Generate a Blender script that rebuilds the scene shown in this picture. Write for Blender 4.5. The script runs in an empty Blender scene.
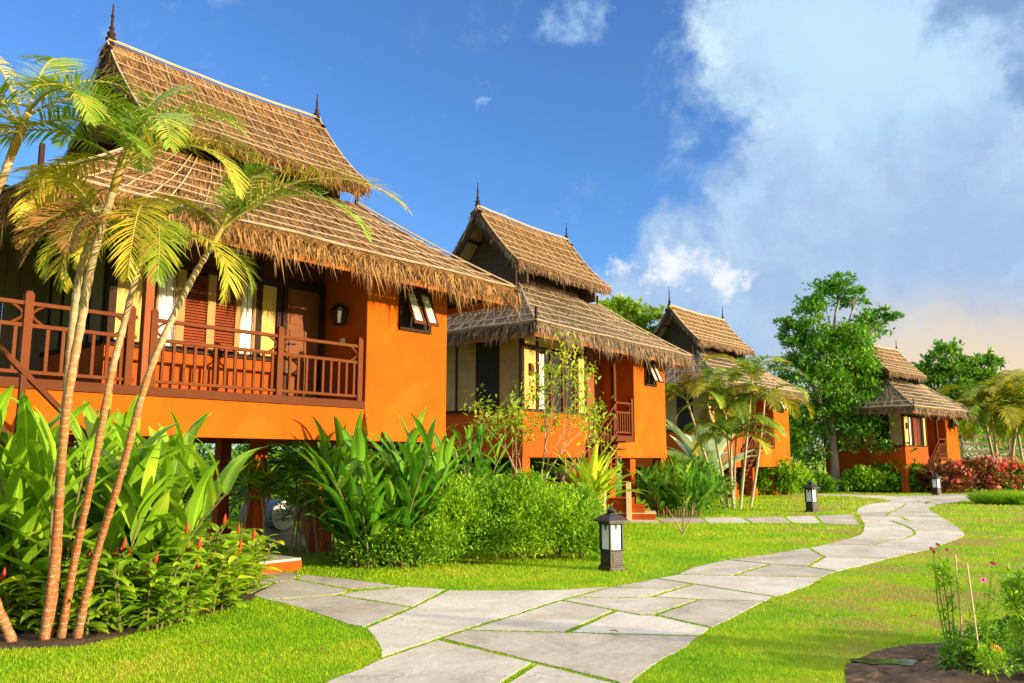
import bpy, math, random
import numpy as np
from mathutils import Vector, Matrix
random.seed(7); RNG = np.random.default_rng(11)
R = math.radians
SC = bpy.context.scene
COL = SC.collection
U = random.uniform

# ---------------------------------------------------------------- objects
def tag(o, label=None, cat=None, group=None, kind=None):
    if label: o['label'] = label
    if cat: o['category'] = cat
    if group: o['group'] = group
    if kind: o['kind'] = kind
    return o

def empty(name, loc=(0, 0, 0), rz=0, label=None, cat=None, group=None):
    o = bpy.data.objects.new(name, None); COL.objects.link(o)
    o.location = loc; o.rotation_euler = (0, 0, rz); o.empty_display_size = .2
    return tag(o, label, cat, group)

def copy_tree(o, parent=None):
    c = o.copy(); COL.objects.link(c)
    if parent: c.parent = parent
    for ch in list(o.children): copy_tree(ch, c)
    return c

class MB:
    """collects shapes for ONE mesh object"""
    def __init__(s): s.v = []; s.f = []; s.mi = []; s.uv = []; s.m = 0
    def face(s, idx, uv=None):
        s.f.append(tuple(idx)); s.mi.append(s.m); s.uv.extend(uv if uv else [(0, 0)] * len(idx))
    def box(s, x0, x1, y0, y1, z0, z1):
        n = len(s.v)
        s.v += [(x0,y0,z0),(x1,y0,z0),(x1,y1,z0),(x0,y1,z0),(x0,y0,z1),(x1,y0,z1),(x1,y1,z1),(x0,y1,z1)]
        for q in ((0,3,2,1),(4,5,6,7),(0,1,5,4),(1,2,6,5),(2,3,7,6),(3,0,4,7)): s.face([n+i for i in q])
    def obox(s, c, ax, ay, az):
        c, ax, ay, az = map(Vector, (c, ax, ay, az)); n = len(s.v)
        for k in (-1, 1):
            for i, j in ((-1,-1),(1,-1),(1,1),(-1,1)): s.v.append(tuple(c + ax*i + ay*j + az*k))
        for q in ((0,3,2,1),(4,5,6,7),(0,1,5,4),(1,2,6,5),(2,3,7,6),(3,0,4,7)): s.face([n+i for i in q])
    def bar(s, a, b, w, h, up=(0, 0, 1)):
        a, b = Vector(a), Vector(b); d = b - a; t = d.normalized(); up = Vector(up)
        x = t.cross(up)
        if x.length < 1e-4: x = t.cross(Vector((1, 0, 0)))
        x.normalize(); z = x.cross(t)
        s.obox((a + b) / 2, d / 2, x * w / 2, z * h / 2)
    def tube(s, pts, rad, n=6, cap=True, vs=1.0):
        pts = [Vector(p) for p in pts]
        if not hasattr(rad, '__len__'): rad = [rad] * len(pts)
        base = len(s.v); prev = None; L = 0
        for i, p in enumerate(pts):
            t = (pts[min(i+1, len(pts)-1)] - pts[max(i-1, 0)]).normalized()
            if prev is None:
                ref = Vector((0, 0, 1)) if abs(t.z) < .9 else Vector((1, 0, 0))
                x = t.cross(ref).normalized()
            else: x = (prev - t * prev.dot(t)).normalized()
            prev = x; y = t.cross(x)
            for k in range(n):
                a = 2 * math.pi * k / n
                s.v.append(tuple(p + (x * math.cos(a) + y * math.sin(a)) * rad[i]))
        for i in range(len(pts) - 1):
            l2 = L + (pts[i+1] - pts[i]).length
            for k in range(n):
                k2 = (k + 1) % n
                s.face((base+i*n+k, base+i*n+k2, base+(i+1)*n+k2, base+(i+1)*n+k), [(k/n, L*vs), ((k+1)/n, L*vs), ((k+1)/n, l2*vs), (k/n, l2*vs)])
            L = l2
        if cap:
            s.face([base + k for k in range(n)][::-1]); s.face([base + (len(pts)-1)*n + k for k in range(n)])
    def lathe(s, c, prof, n=12, sq=False):
        c = Vector(c); base = len(s.v)
        for r, z in prof:
            for k in range(n):
                a = 2 * math.pi * (k + (.5 if sq else 0)) / n; rr = r * (math.sqrt(2) if sq else 1)
                s.v.append((c.x + rr*math.cos(a), c.y + rr*math.sin(a), c.z + z))
        for i in range(len(prof) - 1):
            for k in range(n):
                k2 = (k + 1) % n
                s.face((base+i*n+k, base+i*n+k2, base+(i+1)*n+k2, base+(i+1)*n+k))
        s.face([base + k for k in range(n)][::-1]); s.face([base + (len(prof)-1)*n + k for k in range(n)])
    def grid(s, fn, ns, nt):
        base = len(s.v)
        for i in range(ns + 1):
            for j in range(nt + 1): s.v.append(tuple(fn(i/ns, j/nt)))
        for i in range(ns):
            for j in range(nt):
                a = base + i*(nt+1) + j
                s.face((a, a+nt+1, a+nt+2, a+1), [(i/ns, j/nt), ((i+1)/ns, j/nt), ((i+1)/ns, (j+1)/nt), (i/ns, (j+1)/nt)])
    def poly(s, pts):
        n = len(s.v); s.v += [tuple(p) for p in pts]; s.face(range(n, n + len(pts)))
    def prism(s, pts, ext):
        """closed outline pts extruded by vector ext"""
        n = len(s.v); k = len(pts); ext = Vector(ext)
        s.v += [tuple(p) for p in pts]; s.v += [tuple(Vector(p) + ext) for p in pts]
        s.face(range(n + k - 1, n - 1, -1)); s.face(range(n + k, n + 2*k))
        for i in range(k):
            j = (i + 1) % k; s.face((n+i, n+j, n+k+j, n+k+i))
    def build(s, name, mats, parent=None, smooth=False, bevel=0):
        me = bpy.data.meshes.new(name); me.from_pydata(s.v, [], s.f)
        mats = mats if isinstance(mats, (list, tuple)) else [mats]
        for m in mats: me.materials.append(m)
        me.polygons.foreach_set('material_index', s.mi)
        uvl = me.uv_layers.new(name='UVMap'); uvl.data.foreach_set('uv', np.array(s.uv, dtype=np.float32).ravel())
        if smooth: me.polygons.foreach_set('use_smooth', [True] * len(s.f))
        me.update()
        o = bpy.data.objects.new(name, me); COL.objects.link(o)
        if parent: o.parent = parent
        if bevel:
            b = o.modifiers.new('bevel', 'BEVEL'); b.width = bevel; b.segments = 2; b.limit_method = 'ANGLE'
        return o

def mesh_np(name, V, F, mats, parent=None, smooth=False, mi=None):
    """V (N,3) float, F (M,k) int"""
    V = np.asarray(V, np.float32); F = np.asarray(F, np.int32); M, k = F.shape
    me = bpy.data.meshes.new(name)
    me.vertices.add(len(V)); me.vertices.foreach_set('co', V.ravel())
    me.loops.add(M * k); me.loops.foreach_set('vertex_index', F.ravel())
    me.polygons.add(M); me.polygons.foreach_set('loop_start', np.arange(0, M*k, k, dtype=np.int32))
    mats = mats if isinstance(mats, (list, tuple)) else [mats]
    for m in mats: me.materials.append(m)
    if mi is not None: me.polygons.foreach_set('material_index', np.asarray(mi, np.int32))
    if smooth: me.polygons.foreach_set('use_smooth', np.ones(M, bool))
    me.update(calc_edges=True)
    o = bpy.data.objects.new(name, me); COL.objects.link(o)
    if parent: o.parent = parent
    return o

def unit(a): return a / np.maximum(np.linalg.norm(a, axis=-1, keepdims=True), 1e-9)

def leaf_arrays(P, D, Nn, L, W, fold=.25, curl=.2):
    """rhombic folded leaves: P base, D direction, Nn approx normal; 6 verts 4 tris"""
    n = len(P); D = unit(D); S = unit(np.cross(D, Nn)); Nn = np.cross(S, D)
    L = np.asarray(L).reshape(-1, 1) * np.ones((n, 1)); W = np.asarray(W).reshape(-1, 1) * np.ones((n, 1))
    m = P + D*L*.45 - Nn*L*curl*.1; tip = P + D*L - Nn*L*curl
    a = m + S*W*.5 + Nn*W*fold; b = m - S*W*.5 + Nn*W*fold
    V = np.stack([P, a, m, b, tip], 1).reshape(-1, 3)
    o = np.arange(n)[:, None] * 5
    F = np.concatenate([o + np.array([[0, 1, 2]]), o + np.array([[0, 2, 3]]), o + np.array([[1, 4, 2]]), o + np.array([[2, 4, 3]])], 0)
    return V, F

def strips(P, D, L, W, bend, side=None):
    """thin tapering blades: single triangles pairs bending; P base D dir bend vector"""
    n = len(P); D = unit(D)
    if side is None: side = unit(np.cross(D, RNG.normal(size=(n, 3))))
    L = np.asarray(L).reshape(-1, 1); W = np.asarray(W).reshape(-1, 1)
    m = P + D*L*.55 + bend*.3; t = P + D*L + bend
    V = np.stack([P - side*W*.5, P + side*W*.5, m + side*W*.4, m - side*W*.4, t], 1).reshape(-1, 3)
    o = np.arange(n)[:, None] * 5
    F = np.concatenate([o + np.array([[0, 1, 2]]), o + np.array([[0, 2, 3]]), o + np.array([[3, 2, 4]])], 0)
    return V, F

# ---------------------------------------------------------------- materials
class NT:
    def __init__(s, tree): s.t = tree; s.n = tree.nodes; s.l = tree.links
    def new(s, typ, **kw):
        n = s.n.new(typ)
        for k, v in kw.items():
            if hasattr(n, k): setattr(n, k, v)
        return n
    def link(s, a, b): s.l.new(a, b)
    def inp(s, n, key, v):
        if hasattr(v, 'is_linked') or hasattr(v, 'links'): s.link(v, n.inputs[key])
        else: n.inputs[key].default_value = v
    def math(s, op, a, b=0., c=0., clamp=False):
        n = s.n.new('ShaderNodeMath'); n.operation = op; n.use_clamp = clamp
        for i, v in enumerate((a, b, c)): s.inp(n, i, v)
        return n.outputs[0]
    def vmath(s, op, a, b=None, scale=None):
        n = s.n.new('ShaderNodeVectorMath'); n.operation = op; s.inp(n, 0, a)
        if b is not None: s.inp(n, 1, b)
        if scale is not None: s.inp(n, 'Scale', scale)
        return n.outputs['Value'] if op in ('DISTANCE', 'DOT_PRODUCT', 'LENGTH') else n.outputs[0]
    def noise(s, vec, scale, detail=3, rough=.55, out='Fac', dist=0):
        n = s.n.new('ShaderNodeTexNoise'); n.inputs['Scale'].default_value = scale; n.inputs['Detail'].default_value = detail
        n.inputs['Roughness'].default_value = rough; n.inputs['Distortion'].default_value = dist
        if vec is not None: s.link(vec, n.inputs['Vector'])
        return n.outputs[out]
    def ramp(s, fac, stops):
        n = s.n.new('ShaderNodeValToRGB'); cr = n.color_ramp
        while len(cr.elements) < len(stops): cr.elements.new(.5)
        for e, (p, c) in zip(cr.elements, stops):
            e.position = p; e.color = (*c, 1) if len(c) == 3 else c
        s.link(fac, n.inputs[0]); return n.outputs[0]
    def mix(s, fac, a, b, mode='MIX'):
        n = s.n.new('ShaderNodeMix'); n.data_type = 'RGBA'; n.blend_type = mode; n.clamp_factor = True
        s.inp(n, 0, fac)
        for k, v in ((6, a), (7, b)):
            if isinstance(v, tuple) and len(v) == 3: v = (*v, 1)
            s.inp(n, k, v)
        return n.outputs[2]
    def mapr(s, v, a, b, c=0., d=1., smooth=True):
        n = s.n.new('ShaderNodeMapRange'); n.interpolation_type = 'SMOOTHSTEP' if smooth else 'LINEAR'
        s.inp(n, 0, v)
        for i, q in enumerate((a, b, c, d)): n.inputs[i+1].default_value = q
        return n.outputs[0]

def newmat(name):
    m = bpy.data.materials.new(name); m.use_nodes = True; t = NT(m.node_tree)
    for n in list(t.n): t.n.remove(n)
    out = t.new('ShaderNodeOutputMaterial'); p = t.new('ShaderNodeBsdfPrincipled'); t.link(p.outputs[0], out.inputs[0])
    t.p = p; t.out = out
    return m, t

def coords(t, kind='Object', scale=None):
    c = t.new('ShaderNodeTexCoord').outputs[kind]
    if scale:
        mp = t.new('ShaderNodeMapping'); mp.inputs['Scale'].default_value = scale; t.link(c, mp.inputs['Vector']); c = mp.outputs[0]
    return c
def wpos(t): return t.new('ShaderNodeNewGeometry').outputs['Position']
def isl(t): return t.new('ShaderNodeNewGeometry').outputs['Random Per Island']
def bump(t, h, strength=.3, dist=.02):
    b = t.new('ShaderNodeBump'); b.inputs['Strength'].default_value = strength; b.inputs['Distance'].default_value = dist
    t.link(h, b.inputs['Height']); t.link(b.outputs[0], t.p.inputs['Normal'])

def plain(name, col, rough=.6, var=.15, scale=3., bstr=.15, spec=.3, bscale=40, metal=0):
    m, t = newmat(name); c = coords(t)
    n1 = t.noise(c, scale, 5, .6)
    lo = tuple(x*(1-var) for x in col); hi = tuple(min(1, x*(1+var)) for x in col)
    t.link(t.ramp(n1, [(.25, lo), (.75, hi)]), t.p.inputs['Base Color'])
    t.p.inputs['Roughness'].default_value = rough; t.p.inputs['Specular IOR Level'].default_value = spec; t.p.inputs['Metallic'].default_value = metal
    if bstr: bump(t, t.noise(c, bscale, 4), bstr, .01)
    return m

def wood(name, col, rough=.75, var=.3, axis=(2, 2, 12)):
    m, t = newmat(name)
    c = coords(t, 'Object', axis); n = t.noise(c, 6, 6, .65); n2 = t.noise(coords(t), 1.3, 3)
    f = t.math('MULTIPLY_ADD', n2, .5, t.math('MULTIPLY', n, .6))
    t.link(t.ramp(f, [(.3, tuple(x*(1-var) for x in col)), (.8, tuple(x*(1+var) for x in col))]), t.p.inputs['Base Color'])
    t.p.inputs['Roughness'].default_value = rough; t.p.inputs['Specular IOR Level'].default_value = .08
    bump(t, n, .25, .006); return m

def stucco(name, col):
    m, t = newmat(name); c = coords(t)
    n1 = t.noise(c, 1.1, 6, .62); n2 = t.noise(coords(t, 'Object', (5, 5, .5)), 1.5, 4)
    base = t.ramp(n1, [(.3, tuple(x*.84 for x in col)), (.7, tuple(x*1.1 for x in col))])
    streak = t.mapr(n2, .54, .75, 0, .45)
    base = t.mix(streak, base, tuple(x*.62 for x in col))
    patch = t.mapr(t.noise(c, .55, 6, .7, dist=.4), .54, .62, 0, .28); base = t.mix(patch, base, (min(1, col[0]*1.12), col[1]*1.45, col[2]*2.5))
    vo = t.new('ShaderNodeTexVoronoi'); vo.feature = 'DISTANCE_TO_EDGE'; vo.inputs['Scale'].default_value = .7
    t.link(t.vmath('ADD', c, t.vmath('SCALE', t.noise(c, 1.8, 4, .6, 'Color'), scale=.9)), vo.inputs['Vector'])
    crack = t.math('MULTIPLY', t.mapr(vo.outputs['Distance'], 0, .006, .55, 0), t.mapr(t.noise(c, .8, 2), .5, .6)); base = t.mix(crack, base, tuple(x*.4 for x in col))
    t.link(base, t.p.inputs['Base Color'])
    t.p.inputs['Roughness'].default_value = .85; t.p.inputs['Specular IOR Level'].default_value = .1
    bump(t, t.math('ADD', t.noise(c, 60, 3), t.math('MULTIPLY', t.noise(c, 7, 3), .8)), .22, .012)
    return m

def leafmat(name, c0, c1, c2=None, trans=.35, rough=.5, spec=.3, rib=False, patch=1.2):
    m, t = newmat(name)
    r = isl(t); n = t.noise(wpos(t), patch, 3)
    f = t.math('ADD', t.math('MULTIPLY', r, .55), t.math('MULTIPLY', t.mapr(n, .3, .7), .45))
    st = [(.05, c0), (.62, c1)] + ([(.97, c2)] if c2 else [])
    col = t.ramp(f, st)
    if rib:
        sx = t.new('ShaderNodeSeparateXYZ'); t.link(coords(t, 'UV'), sx.inputs[0])
        d = t.math('ABSOLUTE', t.math('SUBTRACT', sx.outputs[0], .5))
        col = t.mix(t.mapr(d, .03, .06, .55, 0), col, tuple(min(1, x*1.7 + .02) for x in c1))
        w = t.math('SINE', t.math('ADD', t.math('MULTIPLY', sx.outputs[1], 130), t.math('MULTIPLY', d, -60)))
        bump(t, w, .12, .004)
    t.link(col, t.p.inputs['Base Color']); t.p.inputs['Roughness'].default_value = rough; t.p.inputs['Specular IOR Level'].default_value = spec
    tr = t.new('ShaderNodeBsdfTranslucent'); mx = t.new('ShaderNodeMixShader'); mx.inputs[0].default_value = trans
    t.link(t.mix(1., col, (1., 1., .55), 'MULTIPLY'), tr.inputs[0])
    t.link(t.p.outputs[0], mx.inputs[1]); t.link(tr.outputs[0], mx.inputs[2]); t.link(mx.outputs[0], t.out.inputs[0])
    return m

def strawmat(name, stops):
    m, t = newmat(name)
    n = t.noise(wpos(t), 1.6, 4); f = t.math('ADD', t.math('MULTIPLY', isl(t), .7), t.math('MULTIPLY', n, .4))
    t.link(t.ramp(f, stops), t.p.inputs['Base Color']); t.p.inputs['Roughness'].default_value = .75; t.p.inputs['Specular IOR Level'].default_value = .15
    return m

def thatchmat(name, a, b, c_):
    m, t = newmat(name)
    uv = coords(t, 'UV', (160, 7, 1)); n = t.noise(uv, 1., 5, .7, dist=.3); n2 = t.noise(coords(t), 1.2, 4)
    f = t.math('ADD', t.math('MULTIPLY', n, .75), t.math('MULTIPLY', n2, .35))
    t.link(t.ramp(f, [(.32, a), (.55, b), (.78, c_)]), t.p.inputs['Base Color'])
    t.p.inputs['Roughness'].default_value = .85; t.p.inputs['Specular IOR Level'].default_value = .1
    bump(t, n, .7, .03); return m

M = {}
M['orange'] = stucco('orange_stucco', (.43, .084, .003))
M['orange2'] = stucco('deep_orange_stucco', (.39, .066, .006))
M['wood'] = wood('brown_wood', (.095, .028, .010))
M['rail'] = wood('rail_wood', (.125, .036, .012))
M['post'] = wood('red_wood', (.26, .075, .03))
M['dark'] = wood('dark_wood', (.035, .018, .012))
M['board'] = wood('weathered_board', (.16, .115, .07), .7)
M['tan'] = wood('tan_frame', (.36, .20, .075))
M['louvre'] = wood('red_louvre', (.26, .055, .022))
M['door'] = wood('door_wood', (.17, .062, .026))
M['bamboo'] = plain('bamboo_pole', (.38, .285, .175), .55, .25, 6, 0)
M['bamboo_grey'] = plain('grey_bamboo_pole', (.40, .35, .28), .6, .25, 6, 0)
M['curtain'] = plain('white_curtain', (.78, .76, .70), .8, .04, 3, 0)
M['void'] = plain('interior_dark', (.015, .012, .01), .9, .2, 3, 0)
M['frost'] = plain('frosted_pane', (.55, .60, .52), .25, .08, 3, 0, .5)
M['white'] = plain('white_plastic', (.75, .74, .70), .4, .05)
M['thatch'] = thatchmat('golden_thatch', (.035, .017, .007), (.19, .092, .032), (.36, .20, .075))
M['thatchg'] = thatchmat('grey_thatch', (.055, .038, .024), (.155, .11, .067), (.30, .225, .14))
M['straw'] = strawmat('golden_straw', [(.1, (.035, .017, .007)), (.5, (.18, .088, .03)), (.95, (.41, .235, .085))])
M['strawg'] = strawmat('grey_straw', [(.1, (.035, .024, .015)), (.5, (.14, .097, .058)), (.95, (.33, .24, .15))])
M['iron'] = plain('lantern_iron', (.022, .015, .013), .5, .3, 8, .2, .4)
M['lampglass'] = plain('frosted_lamp_glass', (.72, .76, .80), .3, .05, 3, 0, .5)
M['concrete'] = plain('concrete', (.42, .39, .34), .85, .2, 3, .3, .2)
M['terra'] = plain('terracotta', (.42, .15, .06), .75, .2, 4, .2)
M['steel'] = plain('grey_tank', (.10, .105, .115), .45, .2, 3, .05, .5)
M['stem'] = wood('plant_stem', (.16, .14, .06), .7)
M['bark'] = wood('tree_bark', (.30, .24, .17), .85, .4, (6, 6, 1.5))
M['twig'] = wood('pale_twig', (.34, .23, .14), .8, .3, (6, 6, 2))
M['stake'] = wood('pale_stake', (.62, .47, .24), .7)
M['soil'] = plain('dark_soil', (.085, .056, .037), .95, .65, 9, 1., .15, 30)

def woven():
    m, t = newmat('woven_bamboo_mat'); c = coords(t)
    s = t.new('ShaderNodeSeparateXYZ'); t.link(c, s.inputs[0])
    x = t.math('ADD', s.outputs[0], s.outputs[1])
    zig = t.math('PINGPONG', t.math('MULTIPLY', x, 1.), .12)
    w = t.math('SINE', t.math('MULTIPLY', t.math('ADD', s.outputs[2], zig), 150))
    n = t.noise(c, 2.5, 4); f = t.math('ADD', t.math('MULTIPLY', w, .13), n)
    t.link(t.ramp(f, [(.3, (.44, .24, .042)), (.7, (.60, .37, .08))]), t.p.inputs['Base Color'])
    t.p.inputs['Roughness'].default_value = .6; bump(t, w, .3, .008); return m
M['woven'] = woven()

def barkpalm():
    m, t = newmat('palm_trunk'); sx = t.new('ShaderNodeSeparateXYZ'); t.link(coords(t, 'UV'), sx.inputs[0])
    v = sx.outputs[1]; n = t.noise(wpos(t), 9, 4); n2 = t.noise(wpos(t), 45, 3)
    ph = t.math('FRACT', t.math('ADD', t.math('MULTIPLY', v, 15.), t.math('MULTIPLY', n, .9)))
    ring = t.mapr(ph, .82, .95)
    g = t.math('ADD', t.mapr(v, 1.2, 3.4, 0, .75), t.math('MULTIPLY', t.math('SUBTRACT', n, .5), .9))
    base = t.ramp(g, [(.0, (.30, .085, .02)), (.4, (.36, .14, .035)), (.85, (.42, .31, .18))])
    base = t.mix(t.mapr(t.noise(wpos(t), 5, 4, .7), .48, .62, 0, .6), base, (.17, .15, .055)); lich = t.mapr(n2, .57, .68, 0, .7)
    col = t.mix(lich, base, (.42, .36, .26)); col = t.mix(t.math('MULTIPLY', ring, t.mapr(n, .35, .6, .15, .7)), col, (.50, .40, .28))
    t.link(col, t.p.inputs['Base Color']); t.p.inputs['Roughness'].default_value = .7
    bump(t, t.math('ADD', ph, n2), .35, .012); return m
M['palmbark'] = barkpalm()
M['shaft'] = plain('crown_shaft', (.30, .20, .04), .5, .4, 6, .1)
M['cane'] = plain('palm_cane', (.36, .30, .17), .6, .3, 6, .1)

M['palm'] = leafmat('palm_leaf', (.09, .19, .012), (.22, .35, .02), (.50, .44, .03), .35, .45, .35)
M['palmy'] = leafmat('yellowing_palm_leaf', (.22, .26, .015), (.52, .44, .03), (.60, .38, .04), .35, .5, .3)
M['palmdead'] = leafmat('dry_palm_leaf', (.16, .085, .03), (.32, .17, .05), (.42, .26, .09), .2, .7, .15)
M['rachis'] = plain('leaf_stalk', (.30, .26, .05), .5, .3, 5, 0)
M['ginger'] = leafmat('ginger_leaf', (.11, .24, .012), (.24, .44, .02), (.48, .60, .05), .4, .38, .4, True)
M['ginger2'] = leafmat('dark_ginger_leaf', (.05, .19, .012), (.12, .33, .018), (.26, .47, .03), .4, .38, .4, True)
M['hedge'] = leafmat('feathery_leaf', (.12, .29, .012), (.24, .46, .018), (.42, .60, .03), .4, .5, .25)
M['costus'] = leafmat('shrub_leaf', (.13, .29, .012), (.30, .50, .018), (.62, .66, .03), .4, .45, .3)
M['rhapis'] = leafmat('fan_leaf', (.08, .20, .016), (.18, .36, .02), (.36, .52, .04), .35, .4, .35)
M['fern'] = leafmat('fern_leaf', (.25, .40, .02), (.45, .58, .03), (.62, .66, .07), .4, .4, .35, True)
M['frang'] = leafmat('yellow_green_leaf', (.18, .30, .015), (.34, .48, .025), (.65, .60, .04), .4, .45, .3)
M['tree'] = leafmat('tree_leaf', (.045, .17, .012), (.11, .31, .018), (.27, .48, .03), .3, .45, .3, patch=.5)
M['treel'] = leafmat('light_tree_leaf', (.11, .22, .012), (.23, .37, .02), (.40, .50, .03), .4, .5, .25, patch=.4)
M['bush'] = leafmat('bush_leaf', (.055, .17, .012), (.12, .30, .015), (.24, .43, .025), .35, .45, .3)
M['shade'] = leafmat('shade_darkened_leaf', (.015, .055, .008), (.035, .11, .012), (.08, .20, .02), .25, .5, .25)  # leaf tone darkened to paint in the shade behind the nearest house
M['redleaf'] = leafmat('red_leaf', (.06, .06, .014), (.20, .045, .02), (.13, .22, .03), .3, .5, .25)
M['pale'] = leafmat('pale_leaf', (.30, .40, .26), (.45, .55, .40), (.58, .66, .50), .3, .5, .3, True)
M['redfl'] = plain('red_flower', (.42, .03, .012), .5, .3, 20, 0)
M['pinkfl'] = leafmat('coral_flower', (.60, .05, .05), (.75, .14, .12), (.80, .35, .30), .3)
M['magfl'] = leafmat('pink_petal', (.62, .12, .28), (.75, .25, .42), (.80, .40, .50), .3)
M['darkfl'] = leafmat('maroon_petal', (.18, .015, .02), (.30, .03, .03), None, .2)
M['orfl'] = leafmat('orange_petal', (.65, .16, .01), (.75, .25, .02), None, .2)

def lawn(name, blades=False):
    m, t = newmat(name); p = wpos(t)
    n1 = t.noise(p, .55, 4, .6); n2 = t.noise(p, 3., 4, .65); n3 = t.noise(p, 38, 3, .7)
    f = t.math('ADD', t.math('MULTIPLY_ADD', n1, .8, -.1), t.math('MULTIPLY', n2, .4))
    if blades: f = t.math('ADD', f, t.math('MULTIPLY', t.math('SUBTRACT', isl(t), .5), .35))
    else: f = t.math('ADD', f, t.math('MULTIPLY', t.math('SUBTRACT', n3, .5), .45))
    col = t.ramp(f, [(.30, (.14, .37, .006)), (.47, (.27, .50, .006)), (.60, (.42, .55, .008)), (.74, (.55, .48, .07))])
    sx = t.new('ShaderNodeSeparateXYZ'); t.link(p, sx.inputs[0])
    # worn, yellower turf on the open side right of the path
    worn = t.math('MULTIPLY', t.mapr(t.math('SUBTRACT', sx.outputs[0], t.math('MULTIPLY', sx.outputs[1], .30)), -.6, 1.6), t.mapr(t.noise(p, .75, 5, .65), .45, .62))
    col = t.mix(t.math('MULTIPLY', worn, .9), col, (.42, .33, .10))
    if not blades: col = t.mix(.45, col, t.mix(1., col, (.55, .6, .5), 'MULTIPLY'))
    t.link(col, t.p.inputs['Base Color']); t.p.inputs['Roughness'].default_value = .7; t.p.inputs['Specular IOR Level'].default_value = .15
    if blades:
        tr = t.new('ShaderNodeBsdfTranslucent'); mx = t.new('ShaderNodeMixShader'); mx.inputs[0].default_value = .4
        t.link(col, tr.inputs[0]); t.link(t.p.outputs[0], mx.inputs[1]); t.link(tr.outputs[0], mx.inputs[2]); t.link(mx.outputs[0], t.out.inputs[0])
    else: bump(t, t.math('ADD', n3, t.math('MULTIPLY', t.noise(p, 120, 2), .7)), .9, .05)
    return m
M['lawn'] = lawn('lawn_ground'); M['grass'] = lawn('grass_blade', True)

def stone():
    m, t = newmat('paving_stone'); p = wpos(t)
    n1 = t.noise(p, 1.4, 6, .65, dist=.6); n2 = t.noise(p, 14, 5, .7); r = isl(t)
    f = t.math('ADD', t.math('MULTIPLY', n1, .7), t.math('ADD', t.math('MULTIPLY', n2, .3), t.math('MULTIPLY', t.math('SUBTRACT', r, .5), .25)))
    col = t.ramp(f, [(.28, (.27, .235, .195)), (.46, (.40, .365, .315)), (.62, (.50, .47, .42)), (.8, (.60, .575, .53))])
    stain = t.mapr(t.noise(p, .9, 5, .7), .56, .72, 0, .45)
    col = t.mix(stain, col, (.46, .34, .23))
    moss = t.mapr(t.noise(p, 4.5, 5, .75), .63, .75, 0, .35); col = t.mix(moss, col, (.24, .25, .13))
    cr = t.new('ShaderNodeTexVoronoi'); cr.feature = 'DISTANCE_TO_EDGE'; cr.inputs['Scale'].default_value = .9
    t.link(t.vmath('ADD', p, t.vmath('SCALE', t.noise(p, 2.5, 4, .6, 'Color'), scale=.7)), cr.inputs['Vector'])
    ck = t.math('MULTIPLY', t.mapr(cr.outputs['Distance'], .0, .012, .6, 0), t.mapr(t.noise(p, .6, 2), .5, .6))
    col = t.mix(ck, col, (.16, .13, .10))
    t.link(col, t.p.inputs['Base Color']); t.p.inputs['Roughness'].default_value = .75; t.p.inputs['Specular IOR Level'].default_value = .25
    bump(t, t.math('ADD', t.math('MULTIPLY', n1, 1.5), n2), .35, .02); return m
M['stone'] = stone()
def water():
    m, t = newmat('muddy_water'); t.p.inputs['Base Color'].default_value = (.05, .045, .02, 1); t.p.inputs['Roughness'].default_value = .03
    bump(t, t.noise(wpos(t), 12, 3), .08, .01); return m
M['water'] = water()
def glass():
    m, t = newmat('window_glass'); g = t.new('ShaderNodeBsdfGlossy'); g.inputs['Roughness'].default_value = .03
    tr = t.new('ShaderNodeBsdfTransparent'); fr = t.new('ShaderNodeFresnel'); fr.inputs[0].default_value = 1.45
    mx = t.new('ShaderNodeMixShader'); t.link(fr.outputs[0], mx.inputs[0]); t.link(tr.outputs[0], mx.inputs[1]); t.link(g.outputs[0], mx.inputs[2]); t.link(mx.outputs[0], t.out.inputs[0])
    return m
M['glass'] = glass()

# ---------------------------------------------------------------- camera, light, sky
cam = bpy.data.cameras.new('camera'); cam.sensor_width = 36; cam.lens = 820 / 1024 * 36; cam.clip_end = 3000
co = bpy.data.objects.new('camera', cam); COL.objects.link(co); co.location = (0, 0, 1.6)
co.rotation_euler = (R(90) + math.atan(118.5 / 820), 0, 0); SC.camera = co
SUN_AZ, SUN_EL = 112, 8.5
sd = Vector((math.sin(R(SUN_AZ))*math.cos(R(SUN_EL)), math.cos(R(SUN_AZ))*math.cos(R(SUN_EL)), math.sin(R(SUN_EL))))
sl = bpy.data.lights.new('sun', 'SUN'); sl.energy = 4.7; sl.angle = R(.6); sl.color = (1, .80, .52)
so = bpy.data.objects.new('sun', sl); COL.objects.link(so); so.rotation_euler = sd.to_track_quat('Z', 'Y').to_euler(); so.location = (30, 0, 30)
SC.view_settings.view_transform = 'Standard'; SC.view_settings.look = 'None'; SC.view_settings.exposure = 1.25; SC.view_settings.gamma = 1

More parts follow.
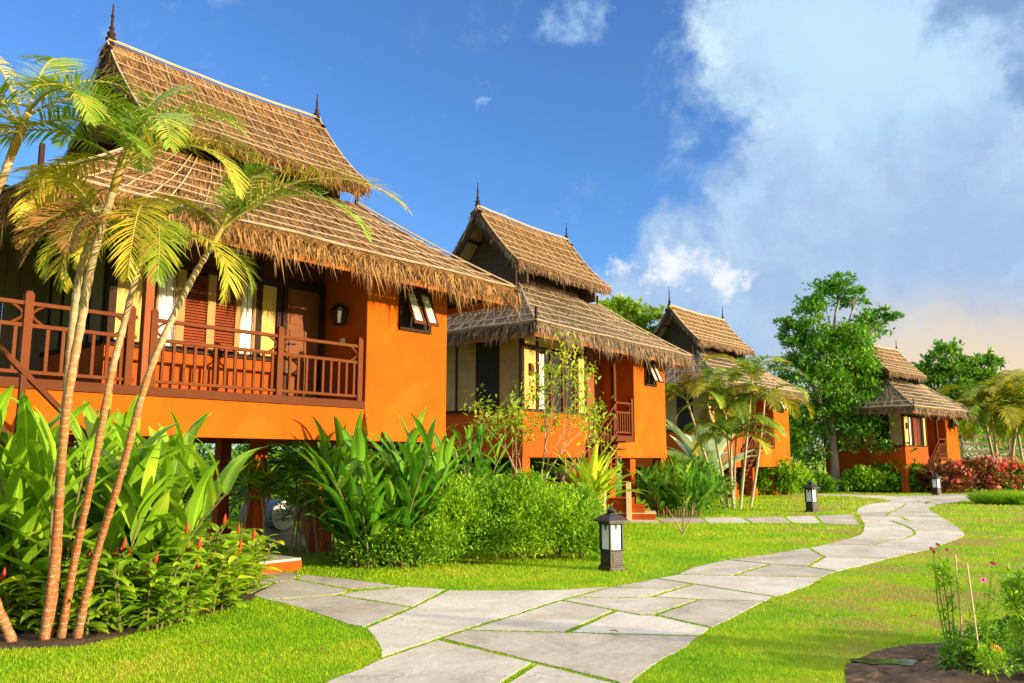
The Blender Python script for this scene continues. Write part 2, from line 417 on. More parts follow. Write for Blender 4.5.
def make_world():
    w = bpy.data.worlds.new('World'); SC.world = w; w.use_nodes = True; t = NT(w.node_tree)
    for n in list(t.n): t.n.remove(n)
    out = t.new('ShaderNodeOutputWorld'); bg = t.new('ShaderNodeBackground'); t.link(bg.outputs[0], out.inputs[0]); bg.inputs[1].default_value = .14
    sky = t.new('ShaderNodeTexSky'); sky.sky_type = 'NISHITA'; sky.sun_disc = False
    sky.sun_elevation = R(SUN_EL); sky.sun_rotation = R(SUN_AZ); sky.air_density = 1.0; sky.dust_density = .3; sky.ozone_density = 5.0
    hs = t.new('ShaderNodeHueSaturation'); hs.inputs['Saturation'].default_value = 1.0; hs.inputs['Hue'].default_value = .506; hs.inputs['Value'].default_value = 1.0; t.link(sky.outputs[0], hs.inputs['Color'])
    base = hs.outputs[0]
    d = t.vmath('NORMALIZE', t.new('ShaderNodeTexCoord').outputs['Generated'])
    wn = t.noise(d, 7, 6, .62, 'Color')
    dw = t.vmath('ADD', d, t.vmath('SCALE', t.vmath('SUBTRACT', wn, (.5, .5, .5)), scale=.22))
    def dirv(az, el): return (math.sin(R(az))*math.cos(R(el)), math.cos(R(az))*math.cos(R(el)), math.sin(R(el)))
    def blob(vec, az, el, rad):
        return t.mapr(t.vmath('DISTANCE', vec, dirv(az, el)), 0, rad, 1, 0, False)
    def maxof(vec, L):
        o = None
        for b in L:
            k = blob(vec, *b); o = k if o is None else t.math('MAXIMUM', o, k)
        return o
    fb = t.noise(d, 9, 9, .66, dist=.25); fb2 = t.noise(d, 26, 6, .6)
    # broad cloud bank that fills the right half of the sky
    bank = maxof(dw, [(22.6,26,.20),(17.3,29,.09),(20.5,19,.15),(31,20,.28),(27,13,.28),(19,12,.16),(38,10,.38),(13.5,11,.12),(9.5,9.5,.10),(33,30,.24)])
    bankm = t.mapr(t.math('ADD', bank, t.math('MULTIPLY', t.math('SUBTRACT', fb, .5), 1.15)), .06, .56)
    shade = t.math('ADD', t.math('MULTIPLY', t.noise(dw, 5.0, 8, .64), .75), t.math('MULTIPLY', t.noise(t.vmath('ADD', dw, (.02, .0, .035)), 12, 7, .62), .25))
    bcol = t.ramp(shade, [(.34, (.95, 1.42, 2.25)), (.47, (1.2, 1.75, 2.55)), (.56, (1.5, 2.1, 2.8)), (.68, (2.2, 2.8, 3.15))])
    c = t.mix(bankm, base, bcol)
    # sunlit heart of the bank
    br = t.mapr(t.math('ADD', maxof(dw, [(23.5,25.5,.19),(28.5,23,.13),(21,21,.10),(25,19,.08)]), t.math('MULTIPLY', t.math('SUBTRACT', fb, .5), 1.25)), .12, .95)
    c = t.mix(br, c, (1.7, 2.45, 3.1))
    # two slate grey clouds in front, upper right
    dk = t.mapr(t.math('ADD', maxof(dw, [(32.0,26.4,.075),(34.5,25.4,.07),(34.6,21.4,.05)]), t.math('MULTIPLY', t.math('SUBTRACT', fb2, .5), .9)), .08, .75, 0, .8)
    c = t.mix(dk, c, (.55, 1.0, 1.9))
    # lavender haze low on the right with the warm dusk glow beneath
    lav = t.mapr(t.vmath('DISTANCE', d, dirv(27, 9)), .06, .30, .55, 0)
    c = t.mix(lav, c, (1.25, 1.68, 2.4))
    sp = t.new('ShaderNodeSeparateXYZ'); t.link(d, sp.inputs[0])
    glow = t.math('MULTIPLY', t.mapr(t.math('ADD', sp.outputs[2], t.math('MULTIPLY', t.math('SUBTRACT', fb, .5), .10)), .10, .20, 1, 0), t.mapr(sp.outputs[0], .24, .44))
    c = t.mix(t.math('MULTIPLY', glow, .95), c, (2.8, 2.25, 1.6))
    # small bright cumulus heads and thin wisps
    cu = t.mapr(t.math('ADD', maxof(dw, [(14.3,12.6,.042),(12.6,12.0,.04),(8.2,12.6,.042),(6.6,11.8,.035),(16.,12.5,.03),(10,11.4,.035)]), t.math('MULTIPLY', t.math('SUBTRACT', fb2, .5), 1.)), .12, .75, 0, .9)
    c = t.mix(cu, c, (2.9, 3.0, 3.2))
    wi = t.mapr(t.math('ADD', maxof(dw, [(4.7,29,.035),(3.8,29.3,.03),(9.5,30.5,.03),(15.9,17.2,.035),(0,23.3,.02)]), t.math('MULTIPLY', t.math('SUBTRACT', fb2, .5), .9)), .10, .95, 0, .55)
    c = t.mix(wi, c, (1.6, 2.3, 3.1))
    # unseen fill light added to the sky: overhead, and warm behind the right shoulder
    ov = t.mapr(t.math('ADD', sp.outputs[2], t.math('MULTIPLY', t.math('SUBTRACT', fb, .5), .2)), .62, .80)
    c = t.mix(ov, c, (6.6, 6.8, 6.7))
    gl = t.mapr(t.vmath('DISTANCE', dw, dirv(SUN_AZ + 12, 24)), .15, .95, 1, 0)
    c = t.mix(t.math('MULTIPLY', gl, .95), c, (8.0, 6.2, 4.1))
    t.link(c, bg.inputs[0])
make_world()

# ---------------------------------------------------------------- ground, path, lawn
gm = MB(); gm.poly([(-700, -200, 0), (700, -200, 0), (700, 1500, 0), (-700, 1500, 0)])
tag(gm.build('ground', M['lawn']), kind='structure')

STONES=[[-2.84,9.74,-2.1,10.12,-1.08,9.28,-1.12,9.2,-1.42,8.16,-1.65,8.38,-2.11,8.98,-2.58,9.53],
[-2.1,10.12,-1.99,10.32,-1.31,10.79,-0.8,10.57,-1.08,9.28],
[-3.13,10.12,-3.12,11.12,-2.93,11.41,-2.03,10.53,-1.99,10.32,-2.1,10.12,-2.84,9.74],
[-2.94,11.88,-2.5,11.63,-2.07,11.36,-1.36,10.79,-2.03,10.53,-2.93,11.41],
[-3.13,12.08,-2.94,11.88,-2.93,11.41,-3.12,11.12,-3.4,11.36,-3.55,12.08],
[-3.4,11.36,-3.12,11.12,-3.13,10.12,-3.46,10.46,-3.73,11.12],
[-0.8,10.53,-0.07,10.48,0.6,10.53,1.24,10.79,0.55,9.74,-0.02,8.76,-0.46,8.06,-0.66,7.69,-1.08,6.96,-1.13,7.21,-1.26,7.69,-1.42,8.16,-1.12,9.2],
[0.55,9.74,1.11,9.1,0.5,7.97,-0.46,8.06,-0.02,8.76],
[1.11,9.1,1.33,8.85,1.48,8.84,1.93,8.16,1.74,7.8,1.18,7.88,0.5,7.97],
[1.26,10.78,1.7,11.21,1.95,11.52,2.35,10.99,2.08,10.61,1.36,10.67],
[0.68,9.92,1.26,10.78,1.36,10.67,2.08,10.61,1.63,9.99,1.5,9.94],
[0.55,9.74,0.68,9.92,1.5,9.94,1.63,9.99,2.17,9.8,1.48,8.84,1.33,8.85,1.11,9.1],
[2.17,9.8,2.91,9.66,2.58,9.16,2.19,8.55,1.93,8.16,1.48,8.84],
[2.35,10.99,3.09,9.99,2.91,9.66,2.17,9.8,1.63,9.99,2.08,10.61],
[1.95,11.52,2.31,11.88,3.07,11.78,4.3,11.64,3.93,10.99,3.23,10.08,3.09,9.99,2.35,10.99],
[-0.46,8.06,0.5,7.97,1.18,7.88,1.74,7.8,1.54,7.39,1.25,6.93,0.95,6.38,0.79,6.06,0.75,6.24,0.19,6.8,-0.66,7.69],
[-0.66,7.69,0.19,6.8,-0.04,6.24,-0.22,5.81,-1.43,5.81,-1.36,6.32,-1.19,6.62,-1.08,6.96],
[0.19,6.8,0.75,6.24,0.79,6.06,0.69,5.81,-0.22,5.81,-0.04,6.24],
[2.31,11.88,2.66,12.63,3.45,13.62,3.99,13.05,3.07,11.78],
[3.07,11.78,3.99,13.05,4.46,12.75,4.71,12.19,4.3,11.64],
[3.45,13.62,4.4,14.38,5.43,15.45,5.17,13.97,4.46,12.75,3.99,13.05],
[5.17,13.97,5.74,13.9,6.16,13.76,5.6,13.11,4.71,12.19,4.46,12.75],
[5.43,15.45,6.0,16.1,6.81,15.9,7.97,15.7,7.51,15.11,6.16,13.76,5.74,13.9,5.17,13.97],
[6.0,16.1,6.77,17.08,7.68,16.97,6.81,15.9],
[6.81,15.9,7.68,16.97,7.7,16.77,8.66,18.09,9.79,18.09,9.01,16.97,7.97,15.7],
[6.77,17.08,7.49,18.09,7.91,18.96,9.15,19.1,8.66,18.09,7.7,16.77,7.68,16.97],
[9.15,19.1,10.3,19.15,9.79,18.09,8.66,18.09],
[7.91,18.96,8.47,20.22,9.63,20.52,9.15,19.1],
[9.63,20.52,10.9,20.52,10.3,19.15,9.15,19.1],
[8.47,20.22,9.14,21.83,10.02,22.19,9.63,20.52],
[10.02,22.19,11.51,22.01,10.9,20.52,9.63,20.52],
[9.14,21.83,9.81,23.73,11.1,23.94,10.48,22.15,10.02,22.19],
[11.1,23.94,12.2,23.73,11.51,22.01,10.48,22.15],
[9.81,23.73,10.58,25.74,11.75,25.99,10.66,23.85],
[11.75,25.99,13.02,25.74,12.2,23.73,11.1,23.94,10.66,23.85],
[10.58,25.74,11.63,28.14,13.07,28.14,11.75,25.99],
[13.07,28.14,13.9,27.85,13.02,25.74,11.75,25.99],
[11.63,28.14,12.93,30.33,14.34,30.47,13.07,28.14],
[14.34,30.47,15.51,30.33,13.9,27.85,13.07,28.14],
[12.93,30.33,14.76,32.51,16.28,32.51,15.04,30.4,14.34,30.47],
[16.28,32.51,17.65,32.51,15.51,30.33,15.04,30.4],
[14.76,32.51,15.25,34.58,17.13,35.02,16.87,32.51],
[17.13,35.02,19.71,34.75,17.65,32.51,16.87,32.51],
[15.25,34.58,15.05,37.13,16.84,37.65,17.13,35.02],
[16.84,37.65,19.67,37.44,21.26,36.93,19.71,34.75,17.13,35.02],
[15.05,37.13,13.19,38.17,13.69,39.62,15.84,39.05,16.84,37.65],
[13.19,38.17,11.86,39.05,12.25,40.33,13.69,39.62],
[19.67,37.44,18.13,38.94,21.18,39.4,24.63,39.62,23.52,37.85,21.26,36.93],
[2.7,21.56,2.9,23.13,4.0,23.4,3.84,21.42],
[4.0,23.4,5.28,23.48,5.01,21.39,3.84,21.42],
[5.28,23.48,6.48,23.57,6.14,21.42,5.01,21.39],
[6.48,23.57,7.69,23.73,7.18,21.49,6.14,21.42],
[7.69,23.73,8.75,24.15,7.92,21.39,7.18,21.49],
[8.75,24.15,10.13,24.85,8.68,20.84,7.92,21.39]]

def inset_poly(P, d):
    n = len(P); out = []
    A = sum(P[i][0]*P[(i+1) % n][1] - P[(i+1) % n][0]*P[i][1] for i in range(n))
    sg = 1 if A > 0 else -1
    for i in range(n):
        p0, p1, p2 = (np.array(P[(i+k) % n]) for k in (-1, 0, 1))
        e1 = p1 - p0; e2 = p2 - p1; e1 = e1/np.linalg.norm(e1); e2 = e2/np.linalg.norm(e2)
        n1 = sg*np.array([-e1[1], e1[0]]); n2 = sg*np.array([-e2[1], e2[0]])
        b = n1 + n2; q = max(.5, 1 + n1 @ n2); out.append(p1 + b/q*d)
    return out
STONE_IN = []
def build_path():
    V = []; F = []; mb = MB()
    for s in STONES:
        P = [(s[i], s[i+1]) for i in range(0, len(s), 2)]
        dist = np.mean([p[1] for p in P])
        Q = inset_poly(P, .034 if dist < 20 else .04)
        # jitter the edges so no joint is ruler straight
        E = []
        for i in range(len(Q)):
            a, b = Q[i], Q[(i+1) % len(Q)]; L = np.linalg.norm(b - a); k = max(1, int(L / (.12 if dist < 16 else .5)))
            nn = np.array([-(b-a)[1], (b-a)[0]]) / max(L, 1e-6)
            for j in range(k):
                E.append(a + (b - a)*j/k + nn*U(-.009, .009))
        STONE_IN.append(np.array(inset_poly(P, .042 if dist < 20 else .05)))
        z = .009 + U(-.002, .002); tx, ty = U(-.003, .003), U(-.003, .003); cx, cy = np.mean(E, 0)
        k = len(E); n = len(mb.v)
        Q2 = [e + (np.array([cx, cy]) - e) * (.005/ max(.05, np.linalg.norm(np.array([cx, cy]) - e))) for e in E]
        H = lambda e, o=0: z + o + max(-.004, min(.004, (e[0]-cx)*tx + (e[1]-cy)*ty))
        mb.v += [(e[0], e[1], -.01) for e in E] + [(e[0], e[1], H(e, -.002)) for e in E] + [(e[0], e[1], H(e)) for e in Q2]
        for i in range(k):
            j = (i+1) % k
            mb.face((n+i, n+j, n+k+j, n+k+i)); mb.face((n+k+i, n+k+j, n+2*k+j, n+2*k+i))
        mb.face([n+2*k+i for i in range(k)])
    o = mb.build('path', M['stone']); tag(o, kind='structure')
build_path()

def in_poly(x, y, P):
    c = np.zeros(len(x), bool); n = len(P); j = n - 1
    for i in range(n):
        xi, yi = P[i]; xj, yj = P[j]
        k = ((yi > y) != (yj > y)) & (x < (xj - xi)*(y - yi)/(yj - yi + 1e-12) + xi)
        c ^= k; j = i
    return c
PIT = [(2.35,6.0),(2.45,6.35),(2.62,6.75),(2.84,7.0),(3.15,7.3),(3.5,7.5),(3.9,7.58),(4.3,7.55),(4.9,7.6),(5.4,7.3),(5.4,6.0),(3.6,5.6)]
BED = [(-5.6,7.4),(-4.6,7.25),(-3.75,7.4),(-3.45,8.0),(-3.2,8.9),(-3.0,9.8),(-3.1,10.7),(-3.5,11.3),(-4.6,11.2),(-6.5,10.5),(-7.5,9)]
def soil_sheet(name, P, z, mat):
    cx, cy = np.mean(P, 0); mb = MB(); rings = 22; pts = []
    E = []
    for i in range(len(P)):
        a, b = np.array(P[i]), np.array(P[(i+1) % len(P)])
        for j in range(14): E.append(a + (b-a)*j/14 + np.array([U(-.02,.02), U(-.02,.02)]))
    k = len(E)
    for r in range(rings):
        f = 1 - r/rings
        for e in E:
            q = np.array([cx, cy]) + (e - np.array([cx, cy]))*f
            mb.v.append((q[0], q[1], z + (-.004 if r == 0 else max(0, U(0, .022) + .028*math.sin(q[0]*9)*math.sin(q[1]*11 + q[0]*3))*min(1, r/5)*min(1, max(0, math.hypot((q[0]-2.98)/.32, (q[1]-6.83)/.2) - .75)/.6))))
    for r in range(rings - 1):
        for i in range(k):
            j = (i+1) % k; mb.face((r*k+i, r*k+j, (r+1)*k+j, (r+1)*k+i))
    mb.face([(rings-1)*k+i for i in range(k)])
    return tag(mb.build(name, mat, smooth=True), kind='structure')
soil_sheet('soil_pit', PIT, .006, M['soil']); soil_sheet('soil_bed', BED, .006, M['soil'])
pm = MB(); pm.poly([(2.98+.25*math.cos(a)*(1+.15*math.sin(3*a)), 6.83+.13*math.sin(a)*(1+.35*math.cos(2*a+.6)+.15*math.sin(5*a)), .012) for a in np.linspace(0, 2*math.pi, 40, endpoint=False)])
tag(pm.build('puddle', M['water']), kind='structure')

def build_grass():
    X = []; Y = []; Hh = []; Wd = []
    for (y0, y1, dens, h, w) in ((6.0, 8.2, 4600, .028, .0055), (8.2, 11.5, 2300, .031, .007), (11.5, 17, 900, .037, .010), (17, 27, 260, .055, .018), (27, 45, 80, .07, .035)):
        xm = y1*.70 + 1; n = int(dens*(y1 - y0)*2*xm)
        x = RNG.uniform(-xm, xm, n); y = RNG.uniform(y0, y1, n)
        k = np.abs(x) < y*.66 + .5; x, y = x[k], y[k]
        k = np.ones(len(x), bool)
        for P in STONE_IN:
            a, b = P.min(0), P.max(0)
            if b[1] < y0 or a[1] > y1: continue
            q = np.where((x > a[0]) & (x < b[0]) & (y > a[1]) & (y < b[1]) & k)[0]
            if len(q): k[q[in_poly(x[q], y[q], P)]] = False
        for P in (PIT, BED):
            k &= ~in_poly(x, y, P)
        x, y = x[k], y[k]; X.append(x); Y.append(y)
        Hh.append(h*RNG.uniform(.55, 1.25, len(x))); Wd.append(w*RNG.uniform(.7, 1.3, len(x)))
    x, y, h, w = map(np.concatenate, (X, Y, Hh, Wd))
    # blades in the joints between stones are trodden short
    out = in_poly(x, y, np.array([(-3.0,9.9),(-1.5,8.0),(-.9,7.2),(-1.3,6.2),(1.0,6.2),(2.6,9),(4.2,10.6),(9.5,16),(10.5,19),(9,23),(11.5,27),(9,27),(7.5,21),(7.8,18),(4.5,14),(1.2,11.2),(-1,10.6)]))
    h = np.where(out, h*.8, h)
    n = len(x); P = np.stack([x, y, np.zeros(n)], 1)
    D = np.stack([RNG.normal(0, .45, n), RNG.normal(0, .45, n), np.ones(n)], 1)
    D = unit(D); a = RNG.uniform(0, 2*np.pi, n); S = np.stack([np.cos(a), np.sin(a), np.zeros(n)], 1)
    h = h[:, None]; w = w[:, None]
    V = np.stack([P - S*w*.5, P + S*w*.5, P + D*h], 1).reshape(-1, 3)
    F = np.arange(3*n).reshape(-1, 3)
    print('grass blades', n)
    tag(mesh_np('lawn_grass', V, F, M['grass']), 'short bright green mown grass covering the lawn', 'grass', kind='stuff')
build_grass()

# ---------------------------------------------------------------- houses
def fbm1(x, k=0.): return math.sin(x*1.7+k)*.5 + math.sin(x*4.3+k*2.1)*.3 + math.sin(x*9.1+k*.7)*.2

def bil(A, B, C, D, sag=0., wob=0., seed=0.):
    """A eave start, B eave end, C top start, D top end; s along eave, t up the slope"""
    A, B, C, D = map(Vector, (A, B, C, D)); N = (B - A).cross(C - A).normalized()
    if N.z < 0: N = -N
    def fn(s, t, off=0.):
        p = A.lerp(B, s).lerp(C.lerp(D, s), t)
        h = -sag*4*t*(1-t) + wob*fbm1(p.x*1.3 + p.y*1.9 + t*3, seed)
        return p + N*(h + off)
    return fn, N

def straw_on(fn, N, n, L=(.25, .5), w=.013, lift=.02):
    P = []; D = []
    for i in range(n):
        s, t = random.random(), random.random()**.9*.97+.02
        p = fn(s, t, .008); q = fn(s, max(0, t-.05), .008)
        d = (q - p).normalized() + Vector((U(-.13,.13), U(-.13,.13), U(-.05,.05)))
        P.append(p); D.append(d)
    P = np.array(P); D = np.array(D); Nn = np.array(N)
    side = unit(np.cross(unit(D), Nn))
    return strips(P, D, RNG.uniform(*L, n), w*RNG.uniform(.6, 1.4, n), Nn*RNG.uniform(.0, lift*2, (n, 1)), side)

def fringe_on(pts, out, n_per_m, L=(.22, .55), w=.015, drop=.10, outw=.3, down=(0, 0, -1)):
    """straws hanging from polyline pts (a top edge); out = outward unit vector"""
    P = []; D = []; LL = []
    for a, b in zip(pts[:-1], pts[1:]):
        a, b = Vector(a), Vector(b); n = max(1, int((b-a).length*n_per_m))
        for i in range(n):
            f = random.random(); p = a.lerp(b, f)
            cl = .5 + .5*fbm1((p.x*2.1+p.y*2.7+p.z), 1.3) ; cl = max(.3, min(1.25, .35 + cl*.9))
            p = p + Vector(out)*U(-.08, .05) + Vector((0, 0, U(-drop, .015)))
            P.append(p); D.append(Vector(down) + Vector(out)*(outw*U(.2, 1.3)) + Vector((U(-.28,.28), U(-.28,.28), 0)))
            LL.append(U(*L)*cl*(1.35 if random.random() < .06 else 1))
    n = len(P); P = np.array(P); D = np.array(D)
    side = unit(np.cross(unit(D), np.array(Vector(out).cross(Vector((0,0,1)))*.3 + Vector(out)) + RNG.normal(0, .4, (n, 3))))
    bend = np.stack([RNG.normal(0, .03, n), RNG.normal(0, .03, n), -RNG.uniform(0, .05, n)], 1)
    return strips(P, D, LL, w*RNG.uniform(.6, 1.5, n), bend, side)

def cat_arr(L):
    Vs = []; Fs = []; o = 0
    for V, F in L: Vs.append(V); Fs.append(F + o); o += len(V)
    return np.concatenate(Vs), np.concatenate(Fs)

def lattice(mb, fn, ns, nt, r, skew=0., off=.03):
    for i in range(1, ns):
        s0 = i/ns + U(-.2, .2)/ns; s1 = min(.995, max(.005, s0 + skew + U(-.15, .15)/ns))
        k = 6; mb.tube([fn(min(.998, max(.002, s0 + (s1-s0)*j/k)), .01 + .98*j/k, off + U(-.006, .006)) for j in range(k+1)], r*U(.8, 1.25), 4)
    for j in range(nt):
        t0 = (j + .12)/nt; k = 10; t1 = t0 + U(-.12, .12)/nt
        mb.tube([fn(i/k, min(.99, max(.012, t0 + (t1-t0)*i/k)), off + .012 + U(-.006, .006)) for i in range(k+1)], r*U(.75, 1.1), 4)

def finial(root, u, v, z, h, s=1.):
    mb = MB(); p = [(.055,-.12),(.055,.02),(.085,.05),(.085,.09),(.045,.12),(.06,.17),(.07,.22),(.035,.27),(.03,.33),(.048,.36),(.024,.40),(.02,.62),(.03,.66),(.016,.72),(.012,.94),(.004,1.)]
    mb.lathe((u, v, z), [(r*s, zz*h) for r, zz in p], 8)
    return mb.build('finial', M['dark'], root, True)

def roofs(root, p):
    L, W, ez, uz, rz = p['L'], p['W'], p['ez'], p['uz'], p['rz']; dn = p['dens']
    i = 2.1; tz = ez + .74*i
    O = [(0,0,ez),(L,0,ez),(L,W,ez),(0,W,ez)]; I = [(i,i,tz),(L-i,i,tz),(L-i,W-i,tz),(i,W-i,tz)]
    mt, ms = M[p['thatch']], M[p['straw']]
    faces = [bil(O[k], O[(k+1) % 4], I[k], I[(k+1) % 4], .07, .025, k) for k in range(4)]
    lens = [L, W, L, W]; outs = [(0,-1,0),(1,0,0),(0,1,0),(-1,0,0)]
    mb = MB()
    for (fn, N), ln in zip(faces, lens):
        mb.grid(lambda s, t: fn(s, t), int(ln*4), 8)                       # weathered top
    for k in range(4):                                                      # cut edge of the thatch
        a, b = Vector(O[k]), Vector(O[(k+1) % 4]); o = Vector(outs[k])
        mb.grid(lambda s, t: (faces[k][0](s, 0) + Vector((0, 0, -.17*t + .0)) - o*.10*t), int(lens[k]*6), 2)
    low = mb.build('lower_roof', mt, root, True)
    sm = MB()                                                               # rafters and woven ceiling seen from below
    for (fn, N), ln in zip(faces, lens):
        sm.grid(lambda s, t: fn(s, t, -.15) - Vector((0, 0, .0)), 8, 4)
    sm.build('soffit', M['board'], low)
    ra = MB()
    for (fn, N), ln in zip(faces, lens):
        for k in range(1, int(ln/.75)):
            s = k/int(ln/.75); ra.bar(fn(s, .02, -.20), fn(s, .9, -.20), .05, .08)
    ra.build('rafter', M['dark'], low)
    fm = MB()
    for k in range(4):
        a, b = Vector(O[k]), Vector(O[(k+1) % 4]); o = Vector(outs[k])*-.14 + Vector((0,0,-.25)); sh = (b-a).normalized()*.14
        fm.bar(a + o + sh, b + o - sh, .035, .11)
    fm.build('eave_board', M['eave'] if 'eave' in M else M['tan'], low)
    # loose straws lying on the slopes
    arr = [straw_on(faces[0][0], faces[0][1], int(1500*L*dn/2)), straw_on(faces[3][0], faces[3][1], int(1000*W*dn/2)), straw_on(faces[1][0], faces[1][1], int(500*W*dn/2))]
    V, F = cat_arr(arr); mesh_np('loose_straw', V, F, ms, low)
    arr = []
    for k, q in ((0, 170), (3, 170), (1, 110), (2, 50)):
        fn = faces[k][0]; m = int(lens[k]*3); pts = [fn(j/m, 0) + Vector((0,0,-.03)) for j in range(m+1)]
        arr.append(fringe_on(pts, outs[k], q*dn, (.16, .36), p.get('fw', .015), .15, .32))
        arr.append(fringe_on(pts, outs[k], 34*dn, (.30, .58), p.get('fw', .015)*.8, .15, .2))
    V, F = cat_arr(arr); mesh_np('thatch_fringe', V, F, ms, low)
    lm = MB(); rr = p.get('rod', .011)
    lattice(lm, faces[0][0], int(L/.36), 7, rr, .03); lattice(lm, faces[3][0], int(W/.38), 6, rr, -.10); lattice(lm, faces[3][0], int(W/.5), 1, rr, .16); lattice(lm, faces[1][0], int(W/.45), 6, rr)
    for k in range(4): lm.tube([Vector(O[k]).lerp(Vector(I[k]), j/6) + Vector((0,0,.05 - .05*4*(j/6)*(1-j/6))) for j in range(7)], rr*2.1, 5)
    for k in range(4): lm.tube([faces[k][0](j/12, .012, .035) for j in range(13)], rr*1.5, 4)
    lm.build('bamboo_lattice', M[p['rodmat']], low)
    for k in range(4):
        a = Vector(O[k]).lerp(Vector(I[k]), .01); hp = MB(); hp.bar(a - Vector((0,0,.10)), a + Vector((0,0,.34)), .05, .05); hp.build('hip_peg', M['dark'], low)
        a = Vector(I[k]); hp = MB(); hp.bar(a - Vector((0,0,.06)), a + Vector((0,0,.28)), .05, .05); hp.build('hip_peg', M['dark'], low)
    vm = W/2; ve = 1.65; a0, a1 = p.get('a0', 1.42), p.get('a1', L-2.35)
    # frieze wall carrying the upper roof
    mb = MB(); mb.box(2.3, a1 - .02, 2.25, W-2.25, tz-.25, uz + .45); fz = mb.build('frieze_wall', M['dark'], root)
    # upper gabled roof
    def up(side):
        def fn(s, t, off=0.):
            v = ve + (vm - ve)*t; z = uz + (rz - uz)*(.74*t + .26*t*t)
            ul = a0 + .04*(1-t); ur = a1 + p.get('flare', .3)*(1-t)**1.7
            u = ul + (ur - ul)*s
            z += .012*fbm1(u*1.5 + t*4, side) + .05*(2*s-1)**2*t
            if side: v = W - v
            n = Vector((0, -.77 if not side else .77, .64))
            return Vector((u, v, z)) + n*off
        return fn, Vector((0, -.77 if not side else .77, .64))
    ups = [up(0), up(1)]
    mb = MB()
    for fn, N in ups:
        mb.grid(lambda s, t: fn(s, t), 20, 10)
        mb.grid(lambda s, t: fn(s, 0) + Vector((0,0,-.15*t)), 20, 1)
        for e in (0, 1): mb.grid(lambda s, t: fn(e, s, -.15*t), 10, 1)
    mt, ms = M['thatch'], M['straw']
    upr = mb.build('upper_roof', mt, root, True)
    sm = MB()
    for fn, N in ups: sm.grid(lambda s, t: fn(.01+.98*s, .01+.98*t, -.145), 6, 6)
    sm.build('soffit', M['soffit'], upr)
    V, F = cat_arr([straw_on(ups[0][0], ups[0][1], int(5200*dn)), straw_on(ups[1][0], ups[1][1], int(800*dn))])
    mesh_np('loose_straw', V, F, ms, upr)
    arr = []
    for k, (fn, N) in enumerate(ups):
        pts = [fn(j/14, 0) for j in range(15)]
        arr.append(fringe_on(pts, (0, -1 if k == 0 else 1, 0), 190*dn, (.10, .26), p.get('fw', .015), .14, .25))
        for e, ox in ((0, -1), (1, 1)):
            pts = [fn(e, j/12) for j in range(13)]
            arr.append(fringe_on(pts, (ox, 0, 0), 170*dn, (.12, .38), p.get('fw', .015), .12, .25, (0, -.25 if k == 0 else .25, -1)))
    V, F = cat_arr(arr); mesh_np('thatch_fringe', V, F, M['strawg'] if p['straw'] == 'strawg' else ms, upr)
    lm = MB(); lattice(lm, ups[0][0], 12, 7, rr, .05); lattice(lm, ups[1][0], 8, 4, rr)
    lm.tube([ups[0][0](j/8, 1, .05) for j in range(9)], rr*2.6, 6)
    for e in (0, 1): lm.tube([ups[0][0](e, j/8, .02) for j in range(9)], rr*1.8, 5)
    lm.build('bamboo_lattice', M[p['rodmat']], upr)
    eb = MB()
    for fn, N in ups[:1]:
        for j in range(8): eb.bar(fn(.02+.96*j/8, .03, -.22), fn(.02+.96*(j+1)/8, .03, -.22), .03, .13)
    eb.build('eave_board', M['eave'], upr)
    # recessed gable boards and barge boards
    for e, u in ((0, a0 + .62), (1, a1 - .45)):
        gm_ = MB(); zb = tz - .05; zt = rz - .22; hv = (vm - ve)*.92; nb = 9
        for j in range(nb):
            z0 = zb + (zt - zb)*j/nb; z1 = zb + (zt - zb)*(j+1)/nb + .015; f = lambda z: max(.02, min(1, 1 - (z - uz + .12)/(zt - uz + .12)))*hv
            d = .012*(j % 2)
            gm_.prism([(u-d, vm - f(z0), z0), (u-d, vm + f(z0), z0), (u-d, vm + f(z1-.015), z1), (u-d, vm - f(z1-.015), z1)], (.06, 0, 0))
        gm_.build('gable_panel', M['gable'], root)
        bb = MB(); s = (u - a0)/(a1 - a0)
        for fn, N in ups:
            for j in range(6): bb.bar(fn(e, j/6, -.2), fn(e, (j+1)/6, -.2), .04, .14)
        for t_ in (.25, .62):
            for fn, N in ups: bb.bar(fn(0 if e == 0 else .99, t_, -.2), fn(s if s < 1 else 1, t_, -.2), .06, .07)
        bb.build('barge_board', M['dark'], root)
    finial(root, a0 + .06, vm, rz + .05, p.get('fin', .62), 1.); finial(root, a1 - .06, vm, rz + .05, p.get('fin', .62)*.8, .9)
    return faces

M['flank'] = plain('shade_toned_panel', (.30, .19, .065), .7, .25, 4, .2)  # woven panel tone darkened, painting in the shade of the side wall
M['eave'] = wood('orange_eave_board', (.42, .13, .03)); M['soffit'] = wood('pale_soffit', (.34, .24, .12), .7); M['gable'] = wood('gable_board', (.085, .055, .035), .75)

